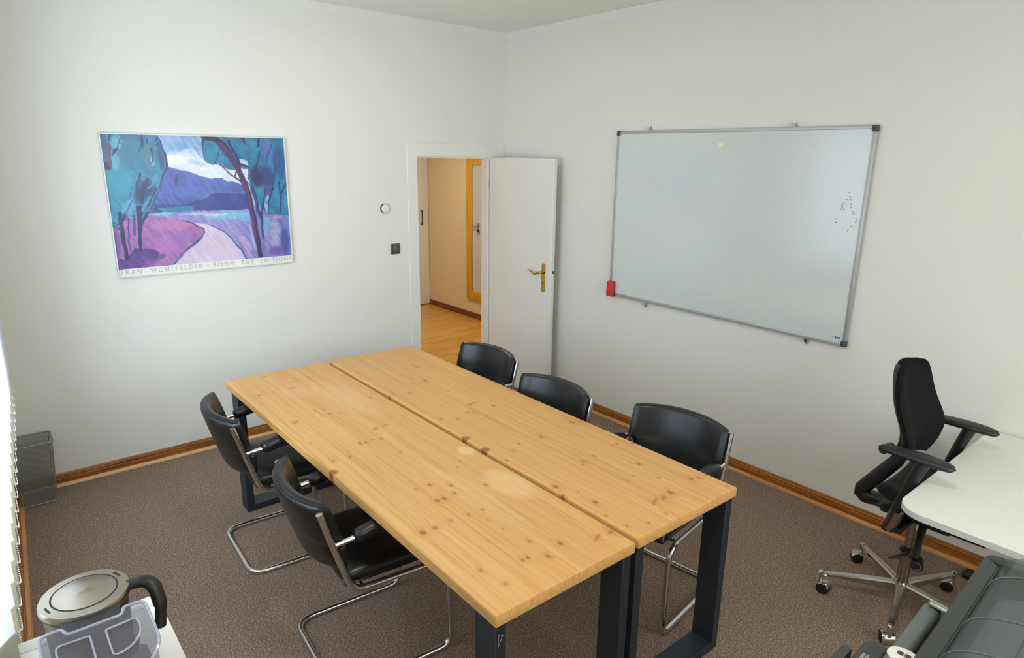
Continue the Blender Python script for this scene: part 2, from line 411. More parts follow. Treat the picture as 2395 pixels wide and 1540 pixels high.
# left wall with the window opening
WY0, WY1, WZ0, WZ1 = -2.95, -0.85, 0.86, 2.42
def slab(bm, y0, y1, z0, z1, t=0.30):
    vs = []
    for z in (z0, z1):
        for (x, y) in ((XL(y0), y0), (XL(y1), y1), (XL(y1)-t, y1), (XL(y0)-t, y0)): vs.append(bm.verts.new((x, y, z)))
    for f in ((0, 1, 2, 3), (4, 5, 6, 7), (0, 1, 5, 4), (1, 2, 6, 5), (2, 3, 7, 6), (3, 0, 4, 7)): bm.faces.new([vs[k] for k in f])
bm = bmesh.new(); slab(bm, YB-0.2, WY0, 0, H); slab(bm, WY1, 0.1, 0, H); slab(bm, WY0, WY1, 0, WZ0); slab(bm, WY0, WY1, WZ1, H)
struct('wall_left', bm, WALL, 'white window wall at the left edge')
# rear wall with two openings, behind the camera
bm = bmesh.new(); box(bm, -4.3, -3.2, YB-0.2, YB, 0, H); box(bm, -0.6, 0.2, YB-0.2, YB, 0, H)
box(bm, -3.2, -0.6, YB-0.2, YB, 0, 0.9); box(bm, -3.2, -0.6, YB-0.2, YB, 2.6, H)
struct('wall_front', bm, WALL, 'white wall behind the camera with a wide window')
def win_frame(n, pts_box, axis):
    bm = bmesh.new()
    for b in pts_box: box(bm, *b, bevel=0.004, seg=1)
    return struct('window_%d' % n, bm, TRIMW, 'white window frame')
xw = XL(-1.9) - 0.18
bb = []
for (a, b2) in ((WY0, WY0+0.07), ((WY0+WY1)/2-0.05, (WY0+WY1)/2+0.05), (WY1-0.07, WY1)): bb.append((xw-0.03, xw+0.03, a, b2, WZ0, WZ1))
bb += [(xw-0.03, xw+0.03, WY0, WY1, WZ0, WZ0+0.07), (xw-0.03, xw+0.03, WY0, WY1, WZ1-0.07, WZ1)]
w1 = win_frame(1, bb, 'x'); w1['label'] = 'white window frame behind the vertical blind'; w1['category'] = 'window'
obj('glass_pane', B(xw-0.004, xw+0.004, WY0+0.02, WY1-0.02, WZ0+0.02, WZ1-0.02), PANE, w1, False)
bb = [(q, q+0.08, YB-0.13, YB-0.07, 0.9, 2.6) for q in (-3.2, -1.94, -0.68)] + [(-3.2, -0.6, YB-0.13, YB-0.07, 0.9, 0.98), (-3.2, -0.6, YB-0.13, YB-0.07, 2.52, 2.6)]
w2 = win_frame(2, bb, 'y'); w2['label'] = 'white window frame in the wall behind the camera'; w2['category'] = 'window'
obj('glass_pane', B(-3.18, -0.62, YB-0.104, YB-0.096, 0.92, 2.58), PANE, w2, False)

# door casing and jamb lining (flat white boards)
bm = bmesh.new(); CO = -0.982; CT = 2.084
prof = 0.010
box(bm, CO, DL, -prof, 0.0, 0, CT, 0.003, 1); box(bm, DR, -0.10, -prof, 0.0, 0, CT, 0.003, 1); box(bm, DL, DR, -prof, 0, DH, CT, 0.003, 1); box(bm, -0.10, -0.004, -prof*0.6, 0, DH, CT, 0.002, 1)
box(bm, DL-0.001, DL+0.004, -0.002, WT+0.003, 0, DH); box(bm, DR-0.006, DR+0.001, -0.002, WT+0.003, 0, DH); box(bm, DL, DR, -0.002, WT+0.003, DH-0.010, DH+0.001)
box(bm, DL-0.09, DL, WT, WT+0.01, 0, DH+0.09); box(bm, DR, DR+0.09, WT, WT+0.01, 0, DH+0.09); box(bm, DL, DR, WT, WT+0.01, DH, DH+0.09)
struct('trim_1', bm, TRIMW, 'white door casing around the open doorway')
# open door leaf, hinged at the right jamb, standing a little past square
lw, lt = 0.745, 0.042; ang = math.atan2(-0.74, 0.055)
dt = bpy.data.objects.new('door_1', None); C.objects.link(dt); dt.location = (-0.186, -0.018, 0.008); dt.rotation_euler = (0, 0, ang)
dt['kind'] = 'structure'; dt['label'] = 'white flush door standing open against the right wall'; dt['category'] = 'door'
bm = bmesh.new(); box(bm, 0, lw, 0.006, lt, 0, DH-0.010, 0.0025, 2); box(bm, 0.012, lw-0.014, 0.0, 0.02, 0.004, DH-0.02, 0.002, 1)
obj('door_leaf', bm, DOORW, dt)
hx, hz = lw-0.078, 1.035
bm = bmesh.new()
def yplate(poly, y0, y1): 
    b = bmesh.new(); prism(b, poly, 0, 1, 0)
    return b
# brass backplate
pl = rrect(hx-0.019, hx+0.019, hz-0.125, hz+0.115, 0.018, 8)
vb = [bm.verts.new((x, 0.0, z)) for x, z in pl]; vt = [bm.verts.new((x*1.0, -0.006, z)) for x, z in pl]
bm.faces.new(vb); bm.faces.new(vt)
for k in range(len(pl)): bm.faces.new((vb[k], vb[(k+1) % len(pl)], vt[(k+1) % len(pl)], vt[k]))
bmesh.ops.bevel(bm, geom=[e for e in bm.edges if all(abs(q.co.y+0.006) < 1e-6 for q in e.verts)], offset=0.002, segments=2, affect='EDGES')
hp = obj('handle_plate', bm, BRASS, dt)
bm = bmesh.new(); tube(bm, [(hx, -0.004, hz+0.045), (hx, -0.050, hz+0.045)], 0.009); lv = fillet([(hx, -0.048, hz+0.045), (hx-0.03, -0.052, hz+0.040), (hx-0.055, -0.052, hz+0.022), (hx-0.085, -0.052, hz+0.040), (hx-0.115, -0.052, hz+0.052), (hx-0.135, -0.050, hz+0.048)], 0.02)
nlv = len(lv); tube(bm, lv, [0.0105 - 0.0065*abs((i/nlv)) for i in range(nlv)], n=10); tube(bm, [(hx, -0.006, hz+0.045), (hx, -0.016, hz+0.045)], 0.013)
obj('door_handle', bm, BRASS, dt)
bm = bmesh.new(); box(bm, hx-0.003, hx+0.003, -0.0075, -0.004, hz-0.062, hz-0.042, 0.001, 1); tube(bm, [(hx, -0.0075, hz-0.04), (hx, -0.004, hz-0.04)], 0.005)
obj('keyhole', bm, BRONZED, hp)
bm = bmesh.new(); box(bm, lw-0.0005, lw+0.0015, 0.014, 0.034, hz-0.05, hz+0.06); obj('lock_plate', bm, TRIMW, dt)
obj('latch_bolt', B(lw, lw+0.011, 0.016, 0.032, hz+0.036, hz+0.060, 0.002, 1), STEELD, dt)
for hzz in (0.25, 1.72):
    obj('hinge', T([(-0.006, -0.008, hzz), (-0.006, -0.008, hzz+0.07)], 0.007, n=10), TRIMW, dt)

# baseboards with a pale quarter round
def skirt(bm, L, along, hh=0.078):
    """profile extruded; along(s, d, z) gives the point, s along the wall, d proud of it"""
    pr = [(0, 0), (0.013, 0), (0.013, 0.045), (0.011, 0.048), (0.011, 0.052), (0.013, 0.055), (0.013, 0.060), (0.009, 0.064), (0.009, 0.069), (0.005, hh), (0, hh)]
    a = [bm.verts.new(along(L[0], d, z)) for d, z in pr]; b = [bm.verts.new(along(L[1], d, z)) for d, z in pr]
    for k in range(len(pr)): bm.faces.new((a[k], a[(k+1) % len(pr)], b[(k+1) % len(pr)], b[k]))
    bm.faces.new(a[::-1]); bm.faces.new(b)
def qround(bm, L, along):
    pr = [(0.013, 0), (0.031, 0)] + [(0.013+0.018*math.cos(t), 0.018*math.sin(t)) for t in (0.35, 0.7, 1.05, 1.4)] + [(0.013, 0.018)]
    a = [bm.verts.new(along(L[0], d, z)) for d, z in pr]; b = [bm.verts.new(along(L[1], d, z)) for d, z in pr]
    for k in range(len(pr)): bm.faces.new((a[k], a[(k+1) % len(pr)], b[(k+1) % len(pr)], b[k]))
    bm.faces.new(a[::-1]); bm.faces.new(b)
alA = lambda s, d, z: (s, -d, z); alB = lambda s, d, z: (-d, s, z); alL = lambda s, d, z: (XL(s)+d, s, z); alR = lambda s, d, z: (s, YB+d, z)
for nm, al, L, m1, m2 in (('baseboard_back', alA, (-3.70, CO), BASE_X, QR_X), ('baseboard_right', alB, (YB, 0), BASE_Y, QR_Y), ('baseboard_left', alL, (YB, 0), BASE_Y, QR_Y), ('baseboard_front', alR, (-3.97, 0), BASE_X, QR_X)):
    bm = bmesh.new(); skirt(bm, L, al); o = struct(nm, bm, m1, 'brown stained wooden baseboard with pale quarter round, %s wall' % nm.split('_')[1])
    bm = bmesh.new(); qround(bm, L, al); obj('quarter_round', bm, m2, o)['label'] = 'pale wooden quarter round'
# wallpaper border ledge below the ceiling
bm = bmesh.new(); box(bm, -3.72, 0, -0.0015, 0, H-0.05, H-0.0); box(bm, -0.0015, 0, YB, 0, H-0.05, H)
struct('trim_2', bm, TRIMW, 'thin white border strip under the ceiling')

# ------------------------------------------------------------------ the hallway beyond the door
HX, HY, HXL = 1.10, 3.0, -1.5
struct('floor_hall', B(HXL-0.1, HX+0.1, 0.0, HY+0.1, -0.12, -0.001), PARQ, 'honey oak parquet floor of the hallway')
struct('ceiling_hall', B(HXL-0.1, HX+0.1, WT, HY+0.1, 2.7, 2.8), HALLW, 'hallway ceiling')
struct('wall_hall_right', B(HX, HX+0.1, WT, HY+0.1, 0, 2.7), HALLW, 'warm cream hallway wall carrying the tall mirror')
struct('wall_hall_left', B(HXL-0.1, HXL, WT, HY+0.1, 0, 2.7), HALLW, 'cream hallway wall')
struct('wall_hall_end', B(HXL, HX, HY, HY+0.1, 0, 2.7), HALLW, 'cream end wall of the hallway')
bm = bmesh.new(); skirt(bm, (WT+0.01, HY), lambda s, d, z: (HX-d, s, z), 0.07)
struct('baseboard_hall', bm, wood('dark_hall_baseboard', (82, 44, 20), (118, 68, 34), (140, 86, 46), 'Y'), 'dark brown baseboard of the hallway')
d2 = thing('door_2', 'white hallway door with steel lever seen in the mirror', 'door', (0.14, HY-0.005, 0)); d2['kind'] = 'structure'
bm = bmesh.new(); box(bm, 0, 0.70, -0.03, 0, 0.005, 2.02, 0.003, 1); obj('door_leaf', bm, DOORW, d2)
bm = bmesh.new(); box(bm, 0.085, 0.125, -0.036, -0.028, 0.93, 1.06, 0.004, 1); obj('handle_plate', bm, ALU, d2)
bm = bmesh.new(); tube(bm, fillet([(0.105, -0.03, 1.02), (0.105, -0.075, 1.02), (0.22, -0.075, 1.02)], 0.02), 0.010); obj('door_handle', bm, ALU, d2)
bm = bmesh.new(); box(bm, 0.102, 0.108, -0.06, -0.036, 0.94, 0.97, 0.001, 1); tube(bm, [(0.105, -0.055, 0.95), (0.105, -0.058, 0.90)], 0.008, n=8); obj('key', bm, BRONZE, d2)
d3 = thing('door_3', 'narrow white closet door at the end of the hallway', 'door', (0.86, HY-0.005, 0)); d3['kind'] = 'structure'
obj('door_leaf', B(0, 0.235, -0.035, 0, 0.01, 2.35, 0.003, 1), DOORW, d3)
bm = bmesh.new(); hb = fillet([(0.12, -0.034, 1.28), (0.12, -0.065, 1.28), (0.12, -0.065, 1.10), (0.12, -0.034, 1.10)], 0.015); tube(bm, hb, 0.008); obj('door_handle', bm, STEELD, d3)
# mirror
mr = thing('wall_mirror', 'tall mirror in a wide honey pine frame on the hallway wall', 'mirror', (HX-0.001, 0, 0))
y0, y1, z0, z1, fw = 1.52, 2.07, 0.235, 1.955, 0.108
bm = bmesh.new()
for b in ((-0.025, 0, y0, y0+fw, z0, z1), (-0.025, 0, y1-fw, y1, z0, z1), (-0.0245, 0, y0+fw, y1-fw, z0, z0+fw), (-0.0245, 0, y0+fw, y1-fw, z1-fw*0.8, z1)): box(bm, *b, bevel=0.003, seg=2)
obj('frame', bm, MIRW, mr)
MIR = mat('mirror_glass', (225, 228, 228), 0.02, 1.0)
obj('mirror_glass', B(-0.015, -0.012, y0+0.02, y1-0.02, z0+0.02, z1-0.02), MIR, mr)
# hallway ceiling lamp
lp = thing('ceiling_lamp', 'round hallway ceiling lamp above the parquet', 'lamp', (-0.1, 1.6, 2.7))
bm = bmesh.new(); lathe(bm, [(0, 0), (0.16, 0), (0.16, -0.02), (0.13, -0.06), (0.06, -0.085), (0, -0.09)], 32); obj('lamp_shade', bm, WHITEP, lp)

for k, (lx, ly) in enumerate(((-1.72, -1.30), (-2.55, -3.95))):
    rl_ = thing('ceiling_lamp', ('round ceiling lamp above the far end of the pine tables', 'round ceiling lamp near the camera end of the room')[k], 'lamp', (lx, ly, H))
    bm = bmesh.new(); lathe(bm, [(0, 0), (0.20, 0), (0.21, -0.01), (0.21, -0.085), (0.20, -0.085), (0.20, -0.02), (0, -0.02)], 40); obj('lamp_shade', bm, WHITEP, rl_)
    bm = bmesh.new(); lathe(bm, [(0, -0.0202), (0.19, -0.0202), (0.19, -0.05), (0, -0.055)], 40); obj('diffuser', bm, WHITEP, rl_)

# ------------------------------------------------------------------ painting
PX0, PX1, PZ0, PZ1 = -3.0227, -1.9362, 1.241, 2.0928
pt = thing('framed_poster', 'framed landscape print in teal, blue and violet on the back wall', 'picture', ((PX0+PX1)/2, 0, PZ0))
PW, PH = PX1-PX0, PZ1-PZ0
bm = bmesh.new(); e = 0.008
for b in ((-PW/2, -PW/2+e, 0, PH), (PW/2-e, PW/2, 0, PH), (-PW/2+e, PW/2-e, 0, e), (-PW/2+e, PW/2-e, PH-e, PH)): box(bm, b[0], b[1], -0.022, -0.001, b[2], b[3], 0.0015, 1)
obj('frame', bm, PFRAME, pt)
obj('backing_board', B(-PW/2+0.004, PW/2-0.004, -0.012, -0.002, 0.004, PH-0.004), PFRAME, pt, False)
# picture coordinates: the print measured on four corners, mapped to u (0..1) and v (0 bottom..1 top)
def homog(src, dst):
    A, b = [], []
    for (x, y), (u, v_) in zip(src, dst):
        A += [[x, y, 1, 0, 0, 0, -u*x, -u*y], [0, 0, 0, x, y, 1, -v_*x, -v_*y]]; b += [u, v_]
    h = np.linalg.solve(np.array(A, float), np.array(b, float)); return np.append(h, 1).reshape(3, 3)
HM = homog([(147, 135), (1806, 130), (1858, 1280), (262, 1445)], [(0, 1), (1, 1), (1, 0), (0, 0)])
def uv(x, y):
    q = HM @ np.array([x, y, 1.0]); return q[0]/q[2], q[1]/q[2]
NU, NV = 400, 300
gu, gv = np.meshgrid((np.arange(NU)+0.5)/NU, (np.arange(NV)+0.5)/NV, indexing='ij')
rng = np.random.default_rng(5)
def smooth_noise(nx, ny):
    g_ = rng.random((nx+2, ny+2)); x = gu*nx; y = gv*ny; i = x.astype(int); j = y.astype(int); fx, fy = x-i, y-j
    fx = fx*fx*(3-2*fx); fy = fy*fy*(3-2*fy)
    return (g_[i, j]*(1-fx)*(1-fy)+g_[i+1, j]*fx*(1-fy)+g_[i, j+1]*(1-fx)*fy+g_[i+1, j+1]*fx*fy)
def rot_noise(nx, ny, an):
    g_ = rng.random((512, 512)); c_a, s_a = math.cos(an), math.sin(an); x = (gu*1.27*c_a+gv*s_a)*nx+200; y = (-gu*1.27*s_a+gv*c_a)*ny+200
    i = np.floor(x).astype(int); j = np.floor(y).astype(int); fx, fy = x-i, y-j; i %= 511; j %= 511; fx = fx*fx*(3-2*fx); fy = fy*fy*(3-2*fy)
    return g_[i, j]*(1-fx)*(1-fy)+g_[i+1, j]*fx*(1-fy)+g_[i, j+1]*(1-fx)*fy+g_[i+1, j+1]*fx*fy
w1n, w2n = smooth_noise(26, 20)-0.5, smooth_noise(26, 20)-0.5
brush = rot_noise(70, 12, 0.55)*0.5+rot_noise(8, 8, 0.3)*0.5+rot_noise(26, 110, 0.2)*0.2
brush = (brush-brush.mean())/brush.std()
pu, pv = gu+w1n*0.007, gv+w2n*0.008
img = np.zeros((NU, NV, 3))
def inside(poly):
    P_ = [uv(*p) for p in poly]; r = np.zeros(gu.shape, bool); j = len(P_)-1
    for i in range(len(P_)):
        xi, yi = P_[i]; xj, yj = P_[j]
        if abs(yj-yi) > 1e-9:
            c = ((yi > pv) != (yj > pv)) & (pu < (xj-xi)*(pv-yi)/(yj-yi)+xi); r ^= c
        j = i
    return r
def paint(mask, c0, c1=None, var=10, op=1.0):
    c0 = np.array(c0, float); c1 = np.array(c1 if c1 else c0, float)
    t = np.clip(0.5+brush*0.26, 0, 1)[..., None]; col = c0*(1-t)+c1*t + brush[..., None]*var*0.16
    mm = (mask*op)[..., None]; img[:] = img*(1-mm)+col*mm
def stroke(pts, w0, w1_, c, var=8, op=1.0):
    P_ = [uv(*p) for p in pts]; d = np.full(gu.shape, 9.0)
    n = len(P_)-1
    for k in range(n):
        a, b = np.array(P_[k]), np.array(P_[k+1]); ab = b-a; L2 = (ab[0]*1.27)**2+ab[1]**2
        t = np.clip(((pu-a[0])*ab[0]*1.6+(pv-a[1])*ab[1])/(ab[0]**2*1.6+ab[1]**2+1e-9), 0, 1)
        dd = np.sqrt(((pu-a[0]-t*ab[0])*1.27)**2+(pv-a[1]-t*ab[1])**2)
        wl = (w0+(w1_-w0)*(k+t)/n)/1300.0
        d = np.minimum(d, dd/wl)
    paint(np.clip((1.0-d)*4, 0, 1), c, None, var, op)
def soft(x, y, rx, ry, c, op=0.8, rot=0.0):
    u, v_ = uv(x, y); dx, dy = (gu-u)*1.27, (gv-v_); cs, sn = math.cos(rot), math.sin(rot)
    d = ((dx*cs+dy*sn)/(rx/1300))**2+((-dx*sn+dy*cs)/(ry/1300))**2
    mm = np.clip(1.3-d+brush*0.22, 0, 1); paint(mm, c, None, 6, op)
paint(np.ones(gu.shape, bool), (118, 160, 205), (160, 192, 222))
soft(900, 370, 260, 90, (222, 226, 236)); soft(1180, 450, 260, 80, (226, 228, 236)); soft(1330, 500, 150, 70, (220, 224, 234)); soft(930, 290, 70, 50, (196, 212, 232)); soft(1000, 380, 90, 22, (140, 180, 215), 0.6, -0.3); soft(760, 190, 120, 60, (150, 172, 214)); soft(820, 360, 120, 50, (232, 234, 238), 0.7)
paint(inside([(560, 480), (700, 440), (760, 425), (860, 455), (950, 470), (1060, 505), (1130, 515), (1230, 510), (1280, 555), (1330, 545), (1390, 560), (1460, 620), (1480, 800), (560, 830)]), (66, 84, 158), (84, 106, 178))
soft(1350, 600, 90, 40, (72, 88, 150), 0.7); soft(820, 540, 18, 60, (44, 58, 120), 0.8, -0.2); soft(900, 660, 220, 60, (82, 108, 186), 0.5)
paint(inside([(560, 770), (640, 760), (850, 770), (960, 735), (1050, 700), (1130, 655), (1250, 650), (1480, 655), (1490, 800), (1200, 810), (1000, 815), (560, 850)]), (44, 62, 128), (56, 74, 144))
soft(1070, 690, 50, 12, (150, 150, 190), 0.5, 0.5)
paint(inside([(640, 800), (720, 790), (830, 780), (960, 770), (960, 815), (700, 830)]), (46, 120, 156), (60, 134, 170))
paint(inside([(540, 870), (700, 828), (1100, 815), (1500, 790), (1520, 960), (1300, 1010), (1000, 960), (540, 900)]), (128, 124, 182), (150, 150, 204))
soft(1300, 850, 240, 44, (120, 190, 220)); soft(1000, 845, 180, 14, (190, 184, 220), 0.7); soft(1170, 850, 120, 12, (224, 200, 214), 0.7); soft(700, 850, 110, 14, (120, 196, 220), 0.8); soft(1420, 900, 60, 60, (110, 176, 214), 0.7)
paint(inside([(200, 1000), (330, 900), (560, 870), (700, 880), (850, 905), (960, 930), (1050, 985), (1055, 1030), (1020, 1080), (900, 1160), (740, 1345), (230, 1400)]), (140, 98, 160), (176, 120, 174))
soft(760, 950, 220, 60, (182, 120, 168), 0.7); soft(820, 1080, 160, 60, (134, 100, 178), 0.6, 0.4); soft(420, 1060, 90, 120, (172, 110, 178), 0.6); soft(700, 1180, 150, 50, (178, 112, 176), 0.6, 0.5)
paint(inside([(220, 1260), (330, 1270), (420, 1160), (560, 1170), (640, 1200), (600, 1280), (480, 1370), (240, 1400)]), (70, 62, 132), (106, 72, 146)); soft(250, 1120, 40, 170, (92, 84, 152), 0.8); soft(650, 1240, 50, 24, (84, 76, 150), 0.8, 0.3); soft(560, 1300, 90, 30, (128, 88, 160), 0.7, 0.4)
paint(inside([(1000, 940), (1260, 905), (1500, 900), (1540, 1260), (1430, 1265), (1360, 1140), (1250, 1020), (1130, 960)]), (124, 120, 182), (158, 148, 206)); soft(1430, 1120, 40, 120, (196, 160, 200), 0.7, 0.35); soft(1490, 1060, 22, 170, (150, 190, 222), 0.7, 0.15)
paint(inside([(940, 928), (1060, 935), (1200, 985), (1300, 1080), (1370, 1165), (1435, 1258), (1300, 1300), (740, 1345), (800, 1270), (900, 1165), (1030, 1075), (1060, 1010), (1040, 975)]), (196, 182, 212), (216, 196, 216))
soft(1150, 1150, 130, 80, (206, 190, 204), 0.6); soft(1240, 1240, 130, 40, (202, 184, 214), 0.6); soft(900, 1260, 70, 30, (222, 190, 206), 0.7, 0.6)
stroke([(850, 905), (960, 935), (1045, 980), (1055, 1015), (1010, 1075), (900, 1165), (770, 1300)], 6, 10, (44, 60, 120)); stroke([(1110, 945), (1230, 1005), (1320, 1090), (1390, 1180), (1430, 1258)], 4, 8, (44, 70, 130)); stroke([(1060, 1010), (1000, 1100), (880, 1190), (730, 1330)], 5, 6, (110, 170, 208), 4, 0.7)
paint(inside([(1500, 800), (1840, 825), (1850, 1220), (1560, 1250)]), (96, 108, 176), (140, 140, 200)); soft(1700, 1020, 60, 150, (180, 176, 208), 0.7); soft(1620, 950, 40, 110, (100, 170, 204), 0.6); soft(1790, 1080, 50, 160, (64, 70, 140), 0.8); soft(1700, 1170, 90, 50, (110, 84, 156), 0.8); soft(1620, 1080, 30, 110, (172, 132, 188), 0.6); soft(1720, 860, 90, 20, (210, 150, 180), 0.6)
# right crown
paint(inside([(1055, 120), (1830, 120), (1840, 840), (1640, 835), (1600, 800), (1520, 680), (1470, 560), (1420, 530), (1410, 430), (1370, 350), (1340, 435), (1290, 430), (1190, 375), (1150, 395), (1065, 345), (1050, 250)]), (34, 104, 146), (46, 132, 166))
soft(1120, 300, 60, 80, (36, 134, 172)); soft(1260, 340, 60, 30, (40, 140, 176)); soft(1270, 370, 60, 40, (38, 124, 160)); soft(1530, 270, 50, 110, (44, 136, 160)); soft(1420, 240, 60, 90, (44, 130, 166))
soft(1640, 230, 50, 110, (98, 106, 176), 0.95); soft(1760, 350, 70, 170, (42, 84, 140), 0.95); soft(1640, 500, 70, 120, (54, 60, 118), 0.9); soft(1545, 480, 70, 110, (44, 44, 90), 0.95); soft(1660, 620, 45, 60, (92, 70, 142), 0.9); soft(1720, 700, 50, 110, (44, 130, 172), 0.9); soft(1800, 720, 30, 90, (50, 140, 180), 0.9); soft(1580, 700, 30, 60, (46, 118, 160), 0.8)
paint(inside([(1385, 335), (1465, 350), (1475, 400), (1410, 390)]), (172, 196, 222)); paint(inside([(1405, 420), (1480, 430), (1480, 560), (1430, 510)]), (206, 214, 230)); paint(inside([(1600, 760), (1640, 640), (1650, 720), (1630, 830)]), (120, 176, 200))
stroke([(1080, 150), (1180, 165), (1260, 215), (1300, 280)], 34, 30, (38, 36, 74)); stroke([(1080, 150), (1060, 230)], 20, 6, (34, 40, 80)); stroke([(1420, 135), (1450, 200)], 26, 8, (86, 52, 88)); stroke([(1575, 130), (1560, 230)], 12, 5, (36, 44, 90))
stroke([(1300, 180), (1370, 330), (1400, 390)], 14, 18, (40, 50, 96)); stroke([(1370, 370), (1430, 390), (1480, 408)], 14, 6, (44, 40, 84)); stroke([(1215, 390), (1300, 480), (1400, 540)], 5, 12, (96, 58, 110)); stroke([(1340, 500), (1365, 430)], 8, 6, (60, 44, 96))
stroke([(1230, 210), (1300, 300), (1370, 410), (1420, 530), (1465, 650), (1500, 850), (1530, 1050), (1565, 1245)], 34, 30, (74, 48, 96)); stroke([(1420, 540), (1460, 650), (1490, 850), (1520, 1050)], 8, 8, (110, 66, 110), 4, 0.8); stroke([(1480, 650), (1520, 850), (1560, 1240)], 8, 12, (44, 40, 92), 4, 0.8)
stroke([(1500, 600), (1545, 760), (1580, 900), (1590, 1060)], 22, 10, (48, 60, 116)); stroke([(1620, 600), (1590, 760), (1570, 940)], 10, 8, (48, 60, 116)); stroke([(1750, 540), (1760, 680), (1755, 820)], 14, 6, (40, 64, 120)); stroke([(1810, 550), (1770, 640)], 8, 8, (40, 64, 120)); stroke([(1690, 590), (1645, 720), (1640, 830)], 8, 5, (44, 52, 110))
# left crown
paint(inside([(130, 120), (655, 120), (695, 200), (735, 290), (742, 430), (690, 500), (660, 640), (620, 740), (580, 830), (520, 920), (440, 880), (330, 900), (290, 990), (215, 960), (150, 600)]), (38, 116, 150), (52, 142, 168))
soft(300, 560, 110, 260, (50, 148, 176), 0.8); soft(250, 860, 60, 120, (40, 140, 176), 0.8); soft(420, 300, 110, 160, (62, 122, 150), 0.8); soft(580, 330, 60, 130, (74, 122, 140), 0.7); soft(305, 220, 45, 70, (104, 168, 196), 0.95); soft(285, 390, 40, 90, (96, 166, 190), 0.9); soft(180, 250, 40, 150, (44, 84, 130), 0.9)
soft(210, 430, 34, 40, (34, 40, 84), 0.9); stroke([(235, 240), (235, 440)], 18, 16, (96, 72, 104)); stroke([(300, 275), (262, 330)], 12, 5, (34, 40, 84)); soft(510, 660, 60, 110, (40, 52, 104), 0.85, -0.3); soft(580, 620, 50, 90, (44, 64, 112), 0.8, -0.4); soft(590, 500, 30, 70, (70, 110, 170), 0.8); soft(690, 320, 30, 110, (46, 70, 116), 0.7); soft(610, 380, 18, 50, (150, 186, 214), 0.8); soft(530, 200, 18, 70, (44, 60, 104), 0.7); soft(600, 180, 50, 40, (70, 130, 180), 0.7); soft(640, 560, 40, 60, (56, 142, 176), 0.7); soft(380, 800, 50, 90, (90, 158, 204), 0.8, -0.4); soft(560, 790, 50, 80, (58, 110, 160), 0.7); soft(700, 400, 25, 60, (44, 70, 116), 0.6); stroke([(735, 300), (740, 430)], 6, 12, (40, 44, 92)); soft(350, 880, 26, 40, (96, 92, 140), 0.7); soft(455, 860, 18, 50, (104, 150, 196), 0.8)
stroke([(300, 860), (315, 1000), (330, 1130), (345, 1255)], 22, 16, (36, 48, 98)); stroke([(225, 960), (300, 1010)], 8, 5, (36, 60, 110)); stroke([(380, 900), (372, 1060), (376, 1190)], 8, 5, (50, 62, 118)); stroke([(430, 880), (425, 1040)], 16, 12, (58, 84, 144)); stroke([(480, 800), (478, 960), (472, 1180)], 26, 14, (38, 48, 98)); stroke([(540, 850), (490, 960)], 18, 8, (40, 60, 110)); stroke([(350, 880), (310, 960)], 14, 8, (40, 60, 110))
# outlines and inner strokes of the left and right crowns
DK = (36, 46, 92)
for pts_, a_, b_, c_ in (
    ([(655, 135), (690, 200), (720, 300), (738, 430), (700, 500)], 5, 9, DK), ([(700, 500), (660, 640), (600, 770), (560, 850)], 9, 6, (40, 66, 112)), ([(520, 150), (525, 230), (500, 300)], 9, 5, DK),
    ([(655, 170), (680, 240), (640, 230)], 7, 5, (48, 60, 100)), ([(600, 260), (625, 330), (600, 400)], 7, 5, DK), ([(500, 480), (470, 600), (480, 720)], 10, 18, (42, 58, 104)), ([(560, 540), (520, 640), (500, 760)], 18, 12, (38, 50, 96)),
    ([(640, 620), (600, 700), (560, 780)], 10, 6, (36, 52, 98)), ([(440, 560), (400, 700), (340, 840)], 5, 8, (52, 96, 140)), ([(420, 740), (380, 820), (330, 880)], 6, 4, (44, 70, 120)), ([(160, 300), (180, 400), (230, 460)], 10, 14, DK), ([(245, 140), (240, 200)], 16, 10, (60, 50, 96)),
    ([(350, 180), (300, 270), (260, 300)], 5, 4, DK), ([(580, 180), (570, 220)], 8, 4, DK), ([(690, 260), (720, 340), (725, 420)], 14, 8, (52, 110, 140)), ([(580, 300), (560, 400), (590, 450)], 8, 6, (96, 134, 140)), ([(420, 170), (360, 300), (330, 430)], 14, 10, (70, 120, 150)),
    ([(640, 500), (600, 590), (560, 620)], 12, 8, (70, 150, 184)), ([(500, 820), (540, 760), (570, 700)], 9, 6, (96, 150, 196)), ([(390, 740), (360, 800), (330, 850)], 16, 8, (104, 160, 208)), ([(200, 700), (230, 800), (260, 880)], 10, 8, (30, 116, 160)), ([(300, 960), (230, 940)], 4, 4, DK),
    ([(1060, 250), (1065, 340), (1150, 392), (1190, 375)], 4, 5, (40, 84, 130)), ([(1180, 380), (1290, 435), (1345, 435)], 4, 6, (40, 60, 110)), ([(1220, 250), (1200, 330), (1160, 380)], 5, 4, (38, 60, 104)), ([(1240, 290), (1330, 350), (1345, 420)], 5, 4, (38, 60, 104)), ([(1480, 420), (1470, 520), (1500, 590)], 6, 6, DK),
    ([(1580, 260), (1560, 360), (1530, 420)], 6, 6, DK), ([(1690, 200), (1650, 300), (1620, 420)], 8, 10, (52, 70, 130)), ([(1700, 330), (1720, 420), (1690, 560)], 6, 6, (40, 54, 106)), ([(1760, 330), (1750, 400), (1700, 420)], 5, 5, (40, 60, 110)), ([(1660, 600), (1650, 700), (1620, 740)], 8, 5, (70, 52, 120)), ([(1560, 620), (1550, 720), (1580, 780)], 5, 5, (60, 140, 180)), ([(1500, 620), (1520, 690), (1540, 800)], 10, 8, (50, 76, 130))):
    stroke(pts_, a_, b_, c_, 5, 0.85)
